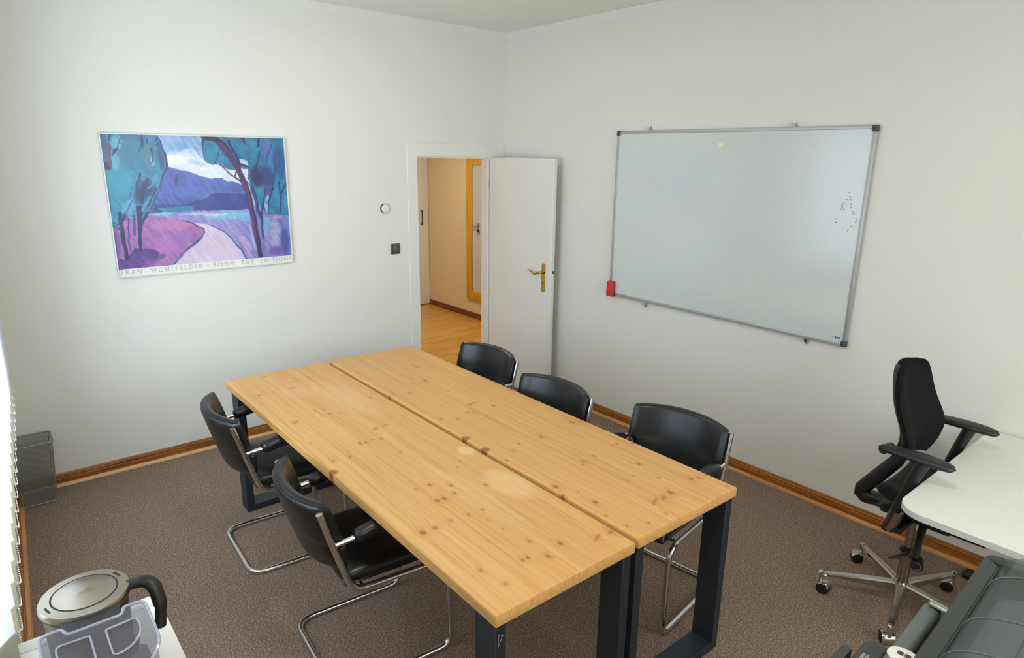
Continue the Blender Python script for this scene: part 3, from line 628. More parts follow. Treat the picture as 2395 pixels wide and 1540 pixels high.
for q in range(160):
    a_ = rng.random(2); i_, j_ = int(a_[0]*(NU-1)), int(a_[1]*(NV-1)); c0 = img[i_, j_]
    an = rng.normal(1.1, 0.5); L_ = 0.02+0.03*rng.random(); d_ = np.abs(-(gu-a_[0])*1.27*math.sin(an)+(gv-a_[1])*math.cos(an))/0.004; t_ = np.abs((gu-a_[0])*1.27*math.cos(an)+(gv-a_[1])*math.sin(an))/L_
    mm = np.clip(1.2-d_-t_, 0, 1)[..., None]*0.5; img[:] = img*(1-mm)+np.clip(c0*rng.choice([0.8, 1.15, 1.25]), 0, 240)*mm
vb_ = uv(1850, 1216)[1]; v0 = 0.062
img = np.clip(img, 0, 255)/255.0
imgl = np.where(img <= 0.04045, img/12.92, ((img+0.055)/1.055)**2.4)
PM = plain('printed_landscape', 0.3, 0.5); at_ = nd(PM, 'ShaderNodeAttribute', attribute_name='paint')
lk(PM, mixc(PM, mth(PM, 'MULTIPLY', noise(PM, objco(PM), 90, 2), 0.06), at_.outputs['Color'], (0.3, 0.3, 0.3)), bsdf(PM).inputs['Base Color'])
ix0, ix1, iz0, iz1 = -PW/2+e, PW/2-e, v0*PH, PH-e
me = bpy.data.meshes.new('picture'); vv = []; ff = []
for i in range(NU+1):
    for j in range(NV+1): vv.append((ix0+(ix1-ix0)*i/NU, -0.0135, iz0+(iz1-iz0)*j/NV))
for i in range(NU):
    for j in range(NV): a_ = i*(NV+1)+j; ff.append((a_, a_+NV+1, a_+NV+2, a_+1))
me.from_pydata(vv, [], ff); ca = me.color_attributes.new('paint', 'FLOAT_COLOR', 'POINT')
ui = (np.array([p[0] for p in vv])+PW/2)/PW; vi = np.array([p[2] for p in vv])/PH
I_ = np.clip((ui*NU).astype(int), 0, NU-1); J_ = np.clip((vi*NV).astype(int), 0, NV-1)
cols = np.ones((len(vv), 4), np.float32); cols[:, :3] = imgl[I_, J_]; ca.data.foreach_set('color', cols.ravel())
me.materials.append(PM); po = bpy.data.objects.new('picture', me); C.objects.link(po); po.parent = pt
po['label'] = 'painted landscape of teal trees, blue mountains and a pale path'
obj('caption_strip', B(ix0, ix1, -0.0135, -0.011, e, iz0), WHITEP, pt, False)
def text_mesh(name, s, size, material, parent, loc, rot, width=None, spacing=1.0, extrude=0.0006):
    cu = bpy.data.curves.new(name, 'FONT'); cu.body = s; cu.size = size; cu.extrude = extrude; cu.space_character = spacing
    cu.align_x = 'CENTER'; cu.align_y = 'CENTER'
    o = bpy.data.objects.new(name, cu); C.objects.link(o); bpy.context.view_layer.update()
    dg = bpy.context.evaluated_depsgraph_get(); me_ = bpy.data.meshes.new_from_object(o.evaluated_get(dg)); me_.name = name
    bpy.data.objects.remove(o)
    if width:
        xs = [q.co.x for q in me_.vertices]; k = width/(max(xs)-min(xs))
        for q in me_.vertices: q.co.x *= k
    me_.materials.clear(); me_.materials.append(material)
    o = bpy.data.objects.new(name, me_); C.objects.link(o); o.parent = parent; o.location = loc; o.rotation_euler = rot
    return o
text_mesh('caption_text', 'FRAN  WOHLFELDER \u2022 ROMM  ART  EDITIONS', 0.043, GREYT, pt, (0.003, -0.0142, (e+iz0)/2), (PI/2, 0, 0), PW-0.03, 1.45)

# ------------------------------------------------------------------ small wall things
t = thing('wall_sensor', 'small round white thermostat disc on the back wall above the switch', 'thermostat', (-1.187, 0, 1.589))
bm = bmesh.new(); lathe(bm, [(0, 0), (0.036, 0), (0.036, 0.012), (0.033, 0.016)], 40); bmesh.ops.rotate(bm, verts=bm.verts, matrix=Matrix.Rotation(PI/2, 3, 'X')); obj('housing', bm, STEELD, t)['label'] = 'thin grey ring'
bm = bmesh.new(); lathe(bm, [(0.033, 0.0158), (0.031, 0.021), (0.020, 0.023), (0, 0.0235)], 40); lathe(bm, [(0, 0.01), (0.033, 0.01), (0.033, 0.0158)], 40); bmesh.ops.rotate(bm, verts=bm.verts, matrix=Matrix.Rotation(PI/2, 3, 'X')); obj('cover', bm, WHITEP, t)
t = thing('light_switch', 'square bronze-coloured light switch beside the door casing', 'light switch', (-1.105, 0, 1.272))
obj('wall_plate', B(-0.041, 0.041, -0.009, 0, -0.041, 0.041, 0.004, 2), BRONZE, t)
obj('switch_gap', B(-0.031, 0.031, -0.010, -0.003, -0.031, 0.031, 0.003, 2), BRONZED, t)
obj('rocker', B(-0.026, 0.026, -0.016, -0.006, -0.027, 0.027, 0.005, 2), BRONZE, t)

# ------------------------------------------------------------------ whiteboard
WY_0, WY_1, WZ_0, WZ_1 = -3.055, -1.296, 0.9915, 2.1716
wb = thing('whiteboard', 'large white magnetic board with aluminium frame on the right wall', 'whiteboard', (0, 0, 0))
obj('panel', B(-0.022, -0.010, WY_0+0.012, WY_1-0.012, WZ_0+0.012, WZ_1-0.012), WBOARD, wb, False)
bm = bmesh.new(); e2 = 0.022
for b in ((WY_0, WY_0+e2, WZ_0+0.03, WZ_1-0.03), (WY_1-e2, WY_1, WZ_0+0.03, WZ_1-0.03), (WY_0+0.03, WY_1-0.03, WZ_0, WZ_0+e2), (WY_0+0.03, WY_1-0.03, WZ_1-e2*0.8, WZ_1)):
    box(bm, -0.027, -0.008, *b, bevel=0.003, seg=2)
obj('frame', bm, FRAMEM, wb)
for (yy, zz) in ((WY_0, WZ_0), (WY_0, WZ_1), (WY_1, WZ_0), (WY_1, WZ_1)):
    sy = 1 if yy == WY_0 else -1; sz = 1 if zz == WZ_0 else -1
    o = obj('corner_cap', B(-0.030, -0.006, min(yy-sy*0.003, yy+sy*0.030), max(yy-sy*0.003, yy+sy*0.030), min(zz-sz*0.003, zz+sz*0.030), max(zz-sz*0.003, zz+sz*0.030), 0.006, 3), CORN, wb)
    obj('cap_screw', T([(-0.028, yy+sy*0.015, zz+sz*0.015), (-0.0315, yy+sy*0.015, zz+sz*0.015)], 0.005, n=10), BRONZED, o)
for (yy, zz, s) in ((-1.575, WZ_1, 1), (-2.60, WZ_1, 1), (-1.640, WZ_0, -1), (-2.83, WZ_0, -1)):
    bm = bmesh.new(); box(bm, -0.026, -0.001, yy-0.012, yy+0.012, min(zz-s*0.010, zz+s*0.016), max(zz-s*0.010, zz+s*0.016), 0.003, 1)
    tube(bm, [(-0.016, yy, zz+s*0.012), (-0.016, yy, zz+s*0.032)], 0.008, n=12); tube(bm, [(-0.03, yy, zz+s*0.012), (-0.004, yy, zz+s*0.012)], 0.010, n=12)
    obj('wall_clip', bm, ALU, wb)
# little tree drawn in dots, measured on the photo
def on_board(px, py, x=-0.0225):
    d = F + Rv*((px-1197.5)/FPX) - Uv*((py-770)/FPX); t_ = (x-CX)/d.x; return Vector((x, CY+d.y*t_, CZ+d.z*t_))
dots = [(443, 178), (449, 213), (453, 238), (419, 236), (398, 265), (457, 272), (460, 300), (384, 282), (419, 287), (386, 300), (370, 312), (400, 316), (470, 334), (478, 351), (353, 365), (338, 394), (498, 400), (331, 421), (366, 432), (495, 421), (460, 454)]
bm = bmesh.new()
for (x, y) in dots:
    p = on_board(1860+x*0.2857, 400+y*0.2857); tube(bm, [p, p+Vector((-0.0012, 0, 0))], 0.0042, n=8)
obj('dotted_tree_drawing', bm, MARK, wb)['label'] = 'small fir tree outline made of dots'
bm = bmesh.new()
for (x, y) in dots[8:20:2]:
    p = on_board(1860+x*0.2857-0.8, 400+y*0.2857+1.0); tube(bm, [p, p+Vector((-0.0016, 0, 0))], 0.0042, n=8)
tube(bm, [on_board(1860+x*0.2857, 400+y*0.2857, -0.0232) for x, y in ((390, 455), (386, 488), (404, 500), (422, 496), (431, 462))], 0.0028, n=6)
obj('drawing_trunk', bm, MARKW, wb)
bm = bmesh.new()
tube(bm, [on_board(1860+x*0.2857+0.7, 400+y*0.2857+0.6, -0.0226) for x, y in ((390, 455), (386, 488), (404, 500), (422, 496), (431, 462))], 0.002, n=6); obj('drawing_outline', bm, MARK, wb)
p = Vector((-0.0225, WY_0+0.062, WZ_0+0.042))
bm = bmesh.new(); box(bm, -0.0228, -0.0215, p.y-0.004, p.y+0.003, p.z-0.009, p.z+0.009, 0.002, 1); box(bm, -0.0228, -0.0215, p.y-0.024, p.y-0.008, p.z-0.004, p.z+0.004, 0.001, 1)
obj('maker_logo', bm, BLUEM, wb); bm = bmesh.new(); box(bm, -0.0227, -0.0215, p.y+0.006, p.y+0.022, p.z-0.002, p.z+0.007, 0.001, 1); obj('maker_mark', bm, GREYT, wb)
mg = bmesh.new(); lathe(mg, [(0, 0), (0.022, 0), (0.022, 0.006), (0.019, 0.009), (0, 0.0095)], 32); bmesh.ops.rotate(mg, verts=mg.verts, matrix=Matrix.Rotation(-PI/2, 3, 'Y'))
mo = obj('round_magnet', mg, CREAM); mo.location = on_board(1687, 338, -0.0222); tag(mo, 'round cream magnet near the top of the whiteboard', 'magnet')
er = thing('board_eraser', 'red felt eraser stuck on the lower left corner of the whiteboard', 'eraser', (-0.0275, WY_1-0.028, WZ_0+0.052))
obj('handle_block', B(-0.030, -0.008, -0.032, 0.032, -0.058, 0.058, 0.007, 3), RED, er)
obj('felt_pad', B(-0.010, 0.0, -0.031, 0.031, -0.057, 0.057, 0.002, 1), CORN, er)

# ------------------------------------------------------------------ the two pine tables
KN = [(-2.073,-2.896,0.013,1.0),(-2.092,-2.96,0.009,1.0),(-2.037,-3.074,0.012,1.0),(-1.754,-3.202,0.015,1.0),(-1.808,-3.211,0.016,1.7),(-1.858,-3.209,0.014,2.6),(-1.597,-3.184,0.011,1.0),(-1.567,-3.2,0.011,1.0),(-1.813,-3.032,0.005,1.0),(-2.076,-3.163,0.006,1.0),(-2.07,-3.256,0.006,1.0),(-2.325,-3.188,0.013,1.0),(-2.398,-3.114,0.008,1.0),(-2.407,-3.216,0.01,1.0),(-2.484,-3.179,0.008,1.0),(-2.464,-3.181,0.008,1.0),(-2.231,-3.337,0.007,1.0),(-2.622,-3.141,0.008,1.5),(-2.603,-3.241,0.008,1.5),(-2.141,-3.244,0.016,1.5),(-2.203,-3.239,0.013,2.6),(-2.399,-2.856,0.006,1.0),(-2.504,-3.028,0.004,1.0),(-2.459,-2.85,0.008,1.0),(-2.277,-2.714,0.008,1.0),(-2.033,-2.979,0.005,1.0),(-1.762,-3.022,0.005,1.0),(-1.995,-3.29,0.005,1.0),(-1.534,-3.307,0.007,1.5),(-1.523,-3.199,0.006,1.5),(-1.694,-3.097,0.005,1.0),(-1.894,-3.29,0.006,1.0),(-2.42,-3.001,0.004,1.0),(-2.426,-2.922,0.004,1.0),(-1.82,-1.987,0.011,1.0),(-1.792,-1.977,0.009,2),(-1.737,-2.074,0.009,1.0),(-1.982,-2.105,0.008,3.5),(-2.051,-2.052,0.008,1.0),(-1.802,-2.511,0.01,1.0),(-1.568,-2.477,0.014,1.0),(-1.522,-2.486,0.01,1.6),(-1.929,-2.503,0.007,1.0),(-1.994,-2.543,0.008,1.6),(-1.757,-2.798,0.008,1.0),(-1.83,-2.81,0.009,1.0),(-1.852,-2.827,0.006,1.0),(-2.235,-2.485,0.006,1.0),(-2.279,-2.523,0.005,1.0),(-2.386,-2.636,0.009,1.0),(-2.411,-2.695,0.008,1.0),(-2.464,-2.703,0.013,1.0),(-2.492,-2.7,0.013,1.0),(-2.451,-2.581,0.009,1.0),(-1.539,-2.001,0.006,1.5),(-1.519,-1.943,0.009,1.7),(-1.69,-2.32,0.005,1.0),(-1.842,-2.161,0.006,1.0),(-1.584,-2.776,0.006,1.0),(-1.612,-2.781,0.005,1.0),(-1.522,-2.816,0.008,1.0),(-1.662,-2.97,0.008,1.0),(-1.678,-2.937,0.005,1.0),(-2.078,-2.6,0.007,1.0),(-1.897,-2.064,0.007,2.5),(-1.874,-2.088,0.006,2.5),(-1.801,-1.754,0.006,1.0),(-2.629,-1.189,0.007,1.0),(-2.494,-0.91,0.007,1.0),(-2.374,-1.047,0.006,1.0),(-2.309,-1.096,0.006,1.0),(-2.455,-1.191,0.008,2),(-2.437,-1.19,0.007,1.0),(-2.369,-1.21,0.008,1.8),(-2.555,-1.192,0.006,1.0),(-2.481,-1.585,0.007,1.0),(-2.443,-1.591,0.006,1.0),(-2.447,-1.666,0.007,1.0),(-2.483,-1.667,0.006,1.0),(-2.402,-1.681,0.007,1.0),(-2.621,-1.663,0.012,2.2),(-2.484,-2.068,0.009,1.0),(-2.46,-2.07,0.009,1.0),(-2.423,-2.064,0.008,1.5),(-2.388,-2.081,0.009,1.8),(-2.353,-1.964,0.01,2.6),(-2.299,-1.959,0.008,4.0),(-2.659,-1.932,0.006,1.0),(-2.58,-2.162,0.008,1.0),(-2.654,-2.154,0.009,1.7),(-2.179,-1.583,0.008,2.2),(-2.09,-1.622,0.008,1.0),(-2.078,-0.887,0.007,1.4),(-2.053,-0.9,0.007,1.4),(-1.82,-1.024,0.007,1.0),(-1.776,-1.016,0.007,1.0),(-1.917,-1.195,0.008,1.6),(-2.043,-1.171,0.007,1.0),(-1.885,-1.531,0.008,3.6),(-1.804,-1.538,0.012,1.0),(-1.979,-1.648,0.008,3),(-2.053,-1.601,0.008,1.0),(-1.751,-1.499,0.005,1.0),(-1.712,-1.288,0.007,1.0),(-1.711,-1.251,0.007,1.6),(-1.947,-1.902,0.006,1.0),(-2.255,-1.688,0.005,1.0),(-2.39,-2.255,0.006,1.0),(-1.799,-1.52,0.008,1.0),(-2.649,-2.849,0.016,1.0),(-2.602,-2.85,0.011,1.0),(-2.7,-2.557,0.007,1.0),(-2.714,-3.059,0.009,1.0),(-2.511,-2.578,0.005,1.0),(-2.533,-2.845,0.008,1.4)]
PALE = [(-2.159, -2.418, 0.034, 0.045, 1.0), (-2.20, -2.76, 0.07, 0.13, 0.75), (-2.27, -1.52, 0.07, 0.30, 0.45), (-2.42, -1.25, 0.09, 0.12, 0.3), (-2.36, -2.75, 0.05, 0.30, 0.3)]
TZ, TT = 0.7483, 0.0395; TROT = -0.0069
def table(label, x0, x1, y0, y1, material):
    cx, cy = (x0+x1)/2, (y0+y1)/2
    t = thing('pine_table', label, 'table', (cx, cy, 0), TROT, 'pine meeting tables pushed together')
    W, L = x1-x0, y1-y0; c, s = math.cos(TROT), math.sin(TROT)
    # tabletop: bevelled slab; the top surface is a fine grid carrying the knots
    bev = 0.006; nx, ny = int((W)/0.005), int((L)/0.005)
    xs = [-W/2, -W/2+bev*0.3] + [-W/2+bev+(W-2*bev)*i/nx for i in range(nx+1)] + [W/2-bev*0.3, W/2]
    zx = [TZ-bev, TZ-bev*0.3] + [TZ]*(nx+1) + [TZ-bev*0.3, TZ-bev]
    verts, faces = [], []; b2 = 0.002
    ys = [-L/2, -L/2+b2] + [-L/2+b2+(L-2*b2)*(j+1)/ny for j in range(ny)] + [L/2]
    dzy = [-b2, 0] + [0]*ny + [-b2]
    NX, NY = len(xs), len(ys)
    for j in range(NY):
        for i in range(NX): verts.append((xs[i], ys[j], zx[i]+dzy[j]))
    for j in range(NY-1):
        for i in range(NX-1): a_ = j*NX+i; faces.append((a_, a_+1, a_+NX+1, a_+NX))
    base = len(verts)
    ring = [j*NX for j in range(NY)]  # left edge
    def skirt_down(idx):
        n0 = len(verts)
        for k in idx: verts.append((verts[k][0], verts[k][1], TZ-TT))
        for q in range(len(idx)-1): faces.append((idx[q], idx[q+1], n0+q+1, n0+q))
        return list(range(n0, n0+len(idx)))
    skirt_down([i for i in range(NX)][::-1]); skirt_down([(NY-1)*NX+i for i in range(NX)])
    skirt_down([j*NX for j in range(NY)]); skirt_down([j*NX+NX-1 for j in range(NY)][::-1])
    n0 = len(verts); verts += [(-W/2, -L/2, TZ-TT), (W/2, -L/2, TZ-TT), (W/2, L/2, TZ-TT), (-W/2, L/2, TZ-TT)]; faces.append((n0, n0+3, n0+2, n0+1))
    me = bpy.data.meshes.new('tabletop'); me.from_pydata(verts, [], faces); V = np.array(verts)
    wx = cx + V[:, 0]*c - V[:, 1]*s; wy = cy + V[:, 0]*s + V[:, 1]*c
    k_r, k_g, k_b = np.zeros(len(V)), np.zeros(len(V)), np.zeros(len(V))
    for (kx, ky, r, el) in KN:
        r *= 0.85
        if kx < -2.69 or ky < -3.325: continue
        if el > 1.0: ax, ay, an = r*0.75, r*el*1.0, 0.25      # spike knots lie across the grain
        else: ax, ay, an = r*0.8, r*1.15, 0.0
        if el > 1.0: ax, ay = r*el*0.95, r*0.62; an = 0.45
        dx, dy = wx-kx, wy-ky; u_ = dx*math.cos(an)+dy*math.sin(an); w_ = -dx*math.sin(an)+dy*math.cos(an)
        d = np.sqrt((u_/ax)**2+(w_/ay)**2); k_r = np.maximum(k_r, np.clip((1.25-d)*1.7, 0, 1)*(0.85 if el == 1.0 else 0.55))
        d2_ = np.sqrt((dx/(r*1.9))**2+(dy/(r*3.4))**2); k_g = np.maximum(k_g, np.clip(1.4-d2_, 0, 1)**1.3)
    for (px_, py_, rx, ry, o_) in PALE:
        d = np.sqrt(((wx-px_)/rx)**2+((wy-py_)/ry)**2); k_b = np.maximum(k_b, np.clip((1.25-d)*2, 0, 1)*o_)
    # a dark knot on the front edge
    for (kx, ky) in ((-2.70, -2.25), (-2.085, -2.31), (-2.085, -2.46)):
        d = np.hypot(wx-kx, (wy-ky))/0.022; k_r = np.maximum(k_r, np.clip((1.2-d)*2, 0, 1)*(V[:, 2] < TZ+1))
    col_ = np.stack([k_r, k_g, k_b, np.ones(len(V))], 1).astype(np.float32)
    at = me.color_attributes.new('knot', 'FLOAT_COLOR', 'POINT'); at.data.foreach_set('color', col_.ravel())
    me.materials.append(material)
    for p in me.polygons: p.use_smooth = True
    me.set_sharp_from_angle(angle=math.radians(50))
    o = bpy.data.objects.new('tabletop', me); C.objects.link(o); o.parent = t
    # two closed U-frames of flat tube: 40 mm thick, 100 mm wide
    pw, pt_ = 0.098, 0.040; zt = TZ-TT-0.0005
    for yy in (-L/2+0.030+pw/2-0.02, L/2-0.075-pw/2):
        bm = bmesh.new(); xo = W/2-0.006
        box(bm, -xo, -xo+pt_, yy-pw/2, yy+pw/2, 0, zt, 0.002, 1); box(bm, xo-pt_, xo, yy-pw/2, yy+pw/2, 0, zt, 0.002, 1)
        box(bm, -xo+pt_, xo-pt_, yy-pw/2, yy+pw/2, 0, pt_, 0.002, 1); box(bm, -xo+pt_-0.002, xo-pt_+0.002, yy-pw/2+0.01, yy+pw/2-0.02, zt-0.005, zt)
        obj('leg_frame', bm, LEGM, t)
    return t
tb1 = table('left pine table of the pair, on dark metal frame legs, with pale worn spots', -2.7063, -2.1135, -3.338, -0.856, PINE1)
tb2 = table('right pine table of the pair, nearer the whiteboard, on dark metal frame legs', -2.0895, -1.5027, -3.336, -0.860, PINE2)
# small triangular sticker on the near leg of the left table
bm = bmesh.new(); tri = [(0.008, 0.60), (0.027, 0.635), (0.011, 0.640)]
tube(bm, [(-0.29+x, -1.2315-0.0005, z+0.03) for x, z in tri], 0.0009, n=4, closed=True); stk = obj('triangle_mark', bm, GREYT, tb1)

# ------------------------------------------------------------------ cantilever chairs
def make_chair(label):
    t = thing('cantilever_chair', label, 'chair', (0, 0, 0), 0, 'black leather cantilever chairs around the pine tables')
    r = 0.0125; hw = 0.247
    pts = [(-0.020, hw, 0.785), (0.028, hw, 0.62), (0.085, hw, 0.435), (0.485, hw, 0.425), (0.500, hw, r), (0.0, hw, r), (0.0, -hw, r), (0.500, -hw, r), (0.485, -hw, 0.425), (0.085, -hw, 0.435), (0.028, -hw, 0.62), (-0.020, -hw, 0.785)]
    path = fillet(pts, [0.2, 0.075, 0.065, 0.06, 0.085, 0.085, 0.06, 0.065, 0.075, 0.2], 8)
    bm = T(path, r, n=14); fr = obj('tube_frame', bm, CHROME, t)
    for s in (-1, 1): obj('end_cap', T([(-0.0200, s*hw, 0.7848), (-0.0205, s*hw, 0.7865)], 0.0118, n=14), ALU, fr)
    for x_ in (0.13, 0.42): obj('seat_bar', T([(x_, -hw, 0.428), (x_, hw, 0.428)], 0.008, n=8), CHROME, t)
    # seat cushion
    def sf(u, v_):
        x = 0.285 + 0.225*u; y = 0.228*v_
        z = 0.470 - 0.012*max(0, u-0.6)/0.4 - 0.008*(1-u*u)*(1-v_*v_)
        return (x, y*(1-0.02*abs(u)**6), z), (0, 0, 1)
    bm = pad(bmesh.new(), sf, 0.082, 22, 22, 0.15); st = obj('seat', bm, LEATH, t, angle=80)
    bm = bmesh.new(); tube(bm, [(0.285+0.216*a, 0.219*b, 0.447) for a, b in ((-1, -1), (1, -1), (1, 1), (-1, 1))], 0.004, n=6, closed=True); obj('piping', bm, LEATH, st)
    # curved back: leans with the posts, bulges backwards
    def bf(u, v_):
        z = 0.654 + 0.155*v_
        xp = 0.092 - (z-0.42)*0.295
        k_ = min(1.0, max(0.0, (z-0.625)/0.035)); k_ = k_*k_*(3-2*k_); low = max(0.0, (0.60-z)/0.10)
        wv = 0.216 - 0.035*low*low + 0.030*k_ - 0.010*max(0.0, (v_-0.8)/0.2)**2.5
        y = wv*u; bow = 0.068*(1-abs(u)**2.2)
        x = xp - bow + 0.016 + 0.021*k_*abs(u)**4
        n_ = Vector((1.0, -0.60*u, 0.28)).normalized()
        return (x, y, z + 0.007*(1-u*u)*max(0, v_)), n_
    bm = pad(bmesh.new(), bf, 0.054, 30, 30, 0.08); bk = obj('backrest', bm, LEATH, t, angle=80)
    bm = bmesh.new(); 
    pth = []
    for k in range(27):
        u = -0.985+1.97*k/26; p, n_ = bf(u, 0.97); pth.append(Vector(p)-n_*0.012+Vector((0, 0, -0.001)))
    tube(bm, pth, 0.0035, n=6); obj('piping', bm, LEATH, bk)
    # arms: chrome stub, then a padded sleeve that arches forward
    for s in (-1, 1):
        bm = bmesh.new(); tube(bm, fillet([(0.024, s*hw, 0.645), (0.07, s*(hw+0.002), 0.650), (0.16, s*(hw+0.002), 0.660)], 0.05), 0.0105, n=12); obj('arm_tube', bm, CHROME, t)
        ap = fillet([(0.098, s*(hw+0.002), 0.653), (0.18, s*(hw+0.002), 0.673), (0.32, s*(hw+0.002), 0.671), (0.42, s*(hw+0.002), 0.640)], 0.1)
        ap = resample(ap, 25); na = 24; rr = [0.0275*max(0.12, math.sqrt(max(0, 1-abs(1-2*(0.5-0.5*math.cos(PI*i/na)))**18))) for i in range(na+1)]
        bm = bmesh.new(); tube(bm, ap, rr, n=16, flat=1.06); obj('armrest', bm, LEATH, t, angle=70)
        bm = bmesh.new(); box(bm, 0.045, 0.075, s*(hw-0.012)-0.010, s*(hw-0.012)+0.010, 0.535, 0.628, 0.008, 3); obj('side_pad', bm, LEATH, t)
    return t
ch = make_chair('black leather cantilever chair on the left side, farther from the camera, by the back wall')
D = math.radians
ch.location = (-2.868, -1.398, 0); ch.rotation_euler = (0, 0, D(-3))
dup(ch, (-2.862, -2.338, 0), D(-4.5), 'black leather cantilever chair on the left side, nearest the camera, whole frame in view')
dup(ch, (-1.262, -1.41, 0), D(184.4), 'black leather cantilever chair on the right side, farthest, in front of the open door')
dup(ch, (-1.366, -2.137, 0), D(183.4), 'black leather cantilever chair on the right side, middle of the three')
dup(ch, (-1.200, -2.835, 0), D(188.0), 'black leather cantilever chair on the right side, nearest the swivel chair')

# ------------------------------------------------------------------ swivel chair
OC = (-0.62, -3.70)
oc = thing('swivel_chair', 'black office swivel chair with armrests and five-star aluminium base at the white desk', 'chair', (OC[0], OC[1], 0))
HB = 0.105
hub = bmesh.new(); lathe(hub, [(0, 0.050), (0.026, 0.050), (0.030, 0.06), (0.033, 0.085), (0.036, 0.118), (0.031, 0.128), (0.0, 0.128)], 28); obj('hub', hub, ALU, oc)
ph0 = -0.37304
for k in range(5):
    a = ph0 + k*2*PI/5; c, s = math.cos(a), math.sin(a); rv = 0.334
    bm = bmesh.new(); prev = None
    secs = [(0.026, 0.019, 0.070, 0.124), (0.12, 0.0165, 0.080, 0.119), (0.24, 0.0145, 0.086, 0.109), (rv, 0.0125, 0.084, 0.101), (rv+0.014, 0.008, 0.086, 0.099)]
    for (d, hw_, z0_, z1_) in secs:
        P_ = [Vector((c*d - s*w_, s*d + c*w_, z)) for (w_, z) in ((-hw_*0.7, z0_), (hw_*0.7, z0_), (hw_, z1_-0.006), (hw_*0.75, z1_), (-hw_*0.75, z1_), (-hw_, z1_-0.006))]
        cur = [bm.verts.new(p) for p in P_]
        if prev:
            for i in range(6): bm.faces.new((prev[i], prev[(i+1) % 6], cur[(i+1) % 6], cur[i]))
        else: bm.faces.new(cur[::-1])
        prev = cur
    bm.faces.new(prev); obj('base_arm', bm, ALU, oc)
    # caster: swivelled wheel under a chrome hood
    sw = a + (2.2, 1.3, 2.6, 3.6, 0.8)[k]; cc, ss = math.cos(sw), math.sin(sw); bx_, by_ = c*rv, s*rv
    ax = Vector((-ss, cc, 0)); ctr = Vector((bx_+cc*0.020, by_+ss*0.020, 0.0275))
    bm = bmesh.new()
    for q in (-1, 1): tube(bm, [ctr+ax*q*0.006, ctr+ax*q*0.0065, ctr+ax*q*0.022, ctr+ax*q*0.024], [0.0255, 0.0275, 0.0275, 0.024], n=24)
    cs = obj('caster', bm, BLKP, oc)
    bm = bmesh.new(); tube(bm, [(bx_, by_, 0.045), (bx_, by_, 0.080), (bx_, by_, 0.0805), (bx_, by_, 0.103), (bx_, by_, 0.106)], [0.009, 0.009, 0.0135, 0.0135, 0.010], n=14)
    def hood(u, v_): 
        th = -0.25*PI + u*1.15*PI; off = -0.027+0.054*v_; rr_ = 0.0305*(1-0.10*(2*v_-1)**4)
        return ctr + ax*off + Vector((cc*math.cos(th)*-1, ss*math.cos(th)*-1, math.sin(th)))*rr_
    sheet(bm, hood, 16, 8); obj('caster_hood', bm, ALU, cs)
bm = bmesh.new(); lathe(bm, [(0, 0.12), (0.025, 0.12), (0.025, 0.285), (0.0, 0.285)], 24); obj('column', bm, DCHR, oc)
bm = bmesh.new(); lathe(bm, [(0, 0.283), (0.031, 0.283), (0.032, 0.298), (0.022, 0.305), (0, 0.305)], 24); obj('column_collar', bm, BLKP, oc)
bm = bmesh.new(); lathe(bm, [(0, 0.30), (0.017, 0.30), (0.017, 0.485), (0, 0.485)], 20); obj('gas_spring', bm, DCHR, oc)
RZ = math.radians(180+0)       # local +x side is the near side (-x in the room); forward is -y
# mechanism under the seat
bm = bmesh.new(); box(bm, -0.09, 0.09, -0.17, 0.12, 0.465, 0.525, 0.018, 3); box(bm, -0.035, 0.035, 0.05, 0.20, 0.462, 0.500, 0.012, 3)
box(bm, -0.255, 0.255, -0.035, 0.045, 0.478, 0.508, 0.01, 2); obj('mechanism', bm, BLKP, oc)
def seatf(u, v_):
    x = 0.235*u*(1-0.10*max(0, v_)**2); y = -0.112 + 0.222*v_
    z = 0.580 + 0.022*abs(u)**2.5 - 0.020*max(0, -v_-0.5)*2 + 0.045*max(0, v_-0.3)
    return (x, y, z), (0, 0, 1)
bm = pad(bmesh.new(), seatf, 0.085, 22, 22, 0.2); obj('seat', bm, BLKF, oc, angle=80)
bm = bmesh.new(); pad(bm, lambda u, v_: ((0.225*u, -0.112+0.210*v_, 0.535+0.018*abs(u)**2.5), (0, 0, 1)), 0.03, 16, 16, 0.1); obj('seat_shell', bm, BLKP, oc, angle=80)
# back support: a stout lever rising from behind the seat
sp_ = fillet([(0, 0.12, 0.485), (0, 0.215, 0.462), (0, 0.242, 0.485), (0, 0.165, 0.60), (0, 0.10, 0.70), (0, 0.085, 0.79), (0, 0.095, 0.86)], 0.05, 5)
sp_ = resample(sp_, 30); n_ = 30; bm = bmesh.new()
tube(bm, sp_, [0.0165 + 0.006*math.sin(PI*min(1, i/(n_*0.8))) for i in range(n_)], n=14, flat=1.45, up=(0, 0, 1)); obj('back_support', bm, BLKP, oc, angle=70)
bm = bmesh.new(); tube(bm, [(-0.01, 0.135, 0.752), (-0.075, 0.145, 0.752)], 0.020, n=18); obj('back_knob', bm, BRONZED, oc)
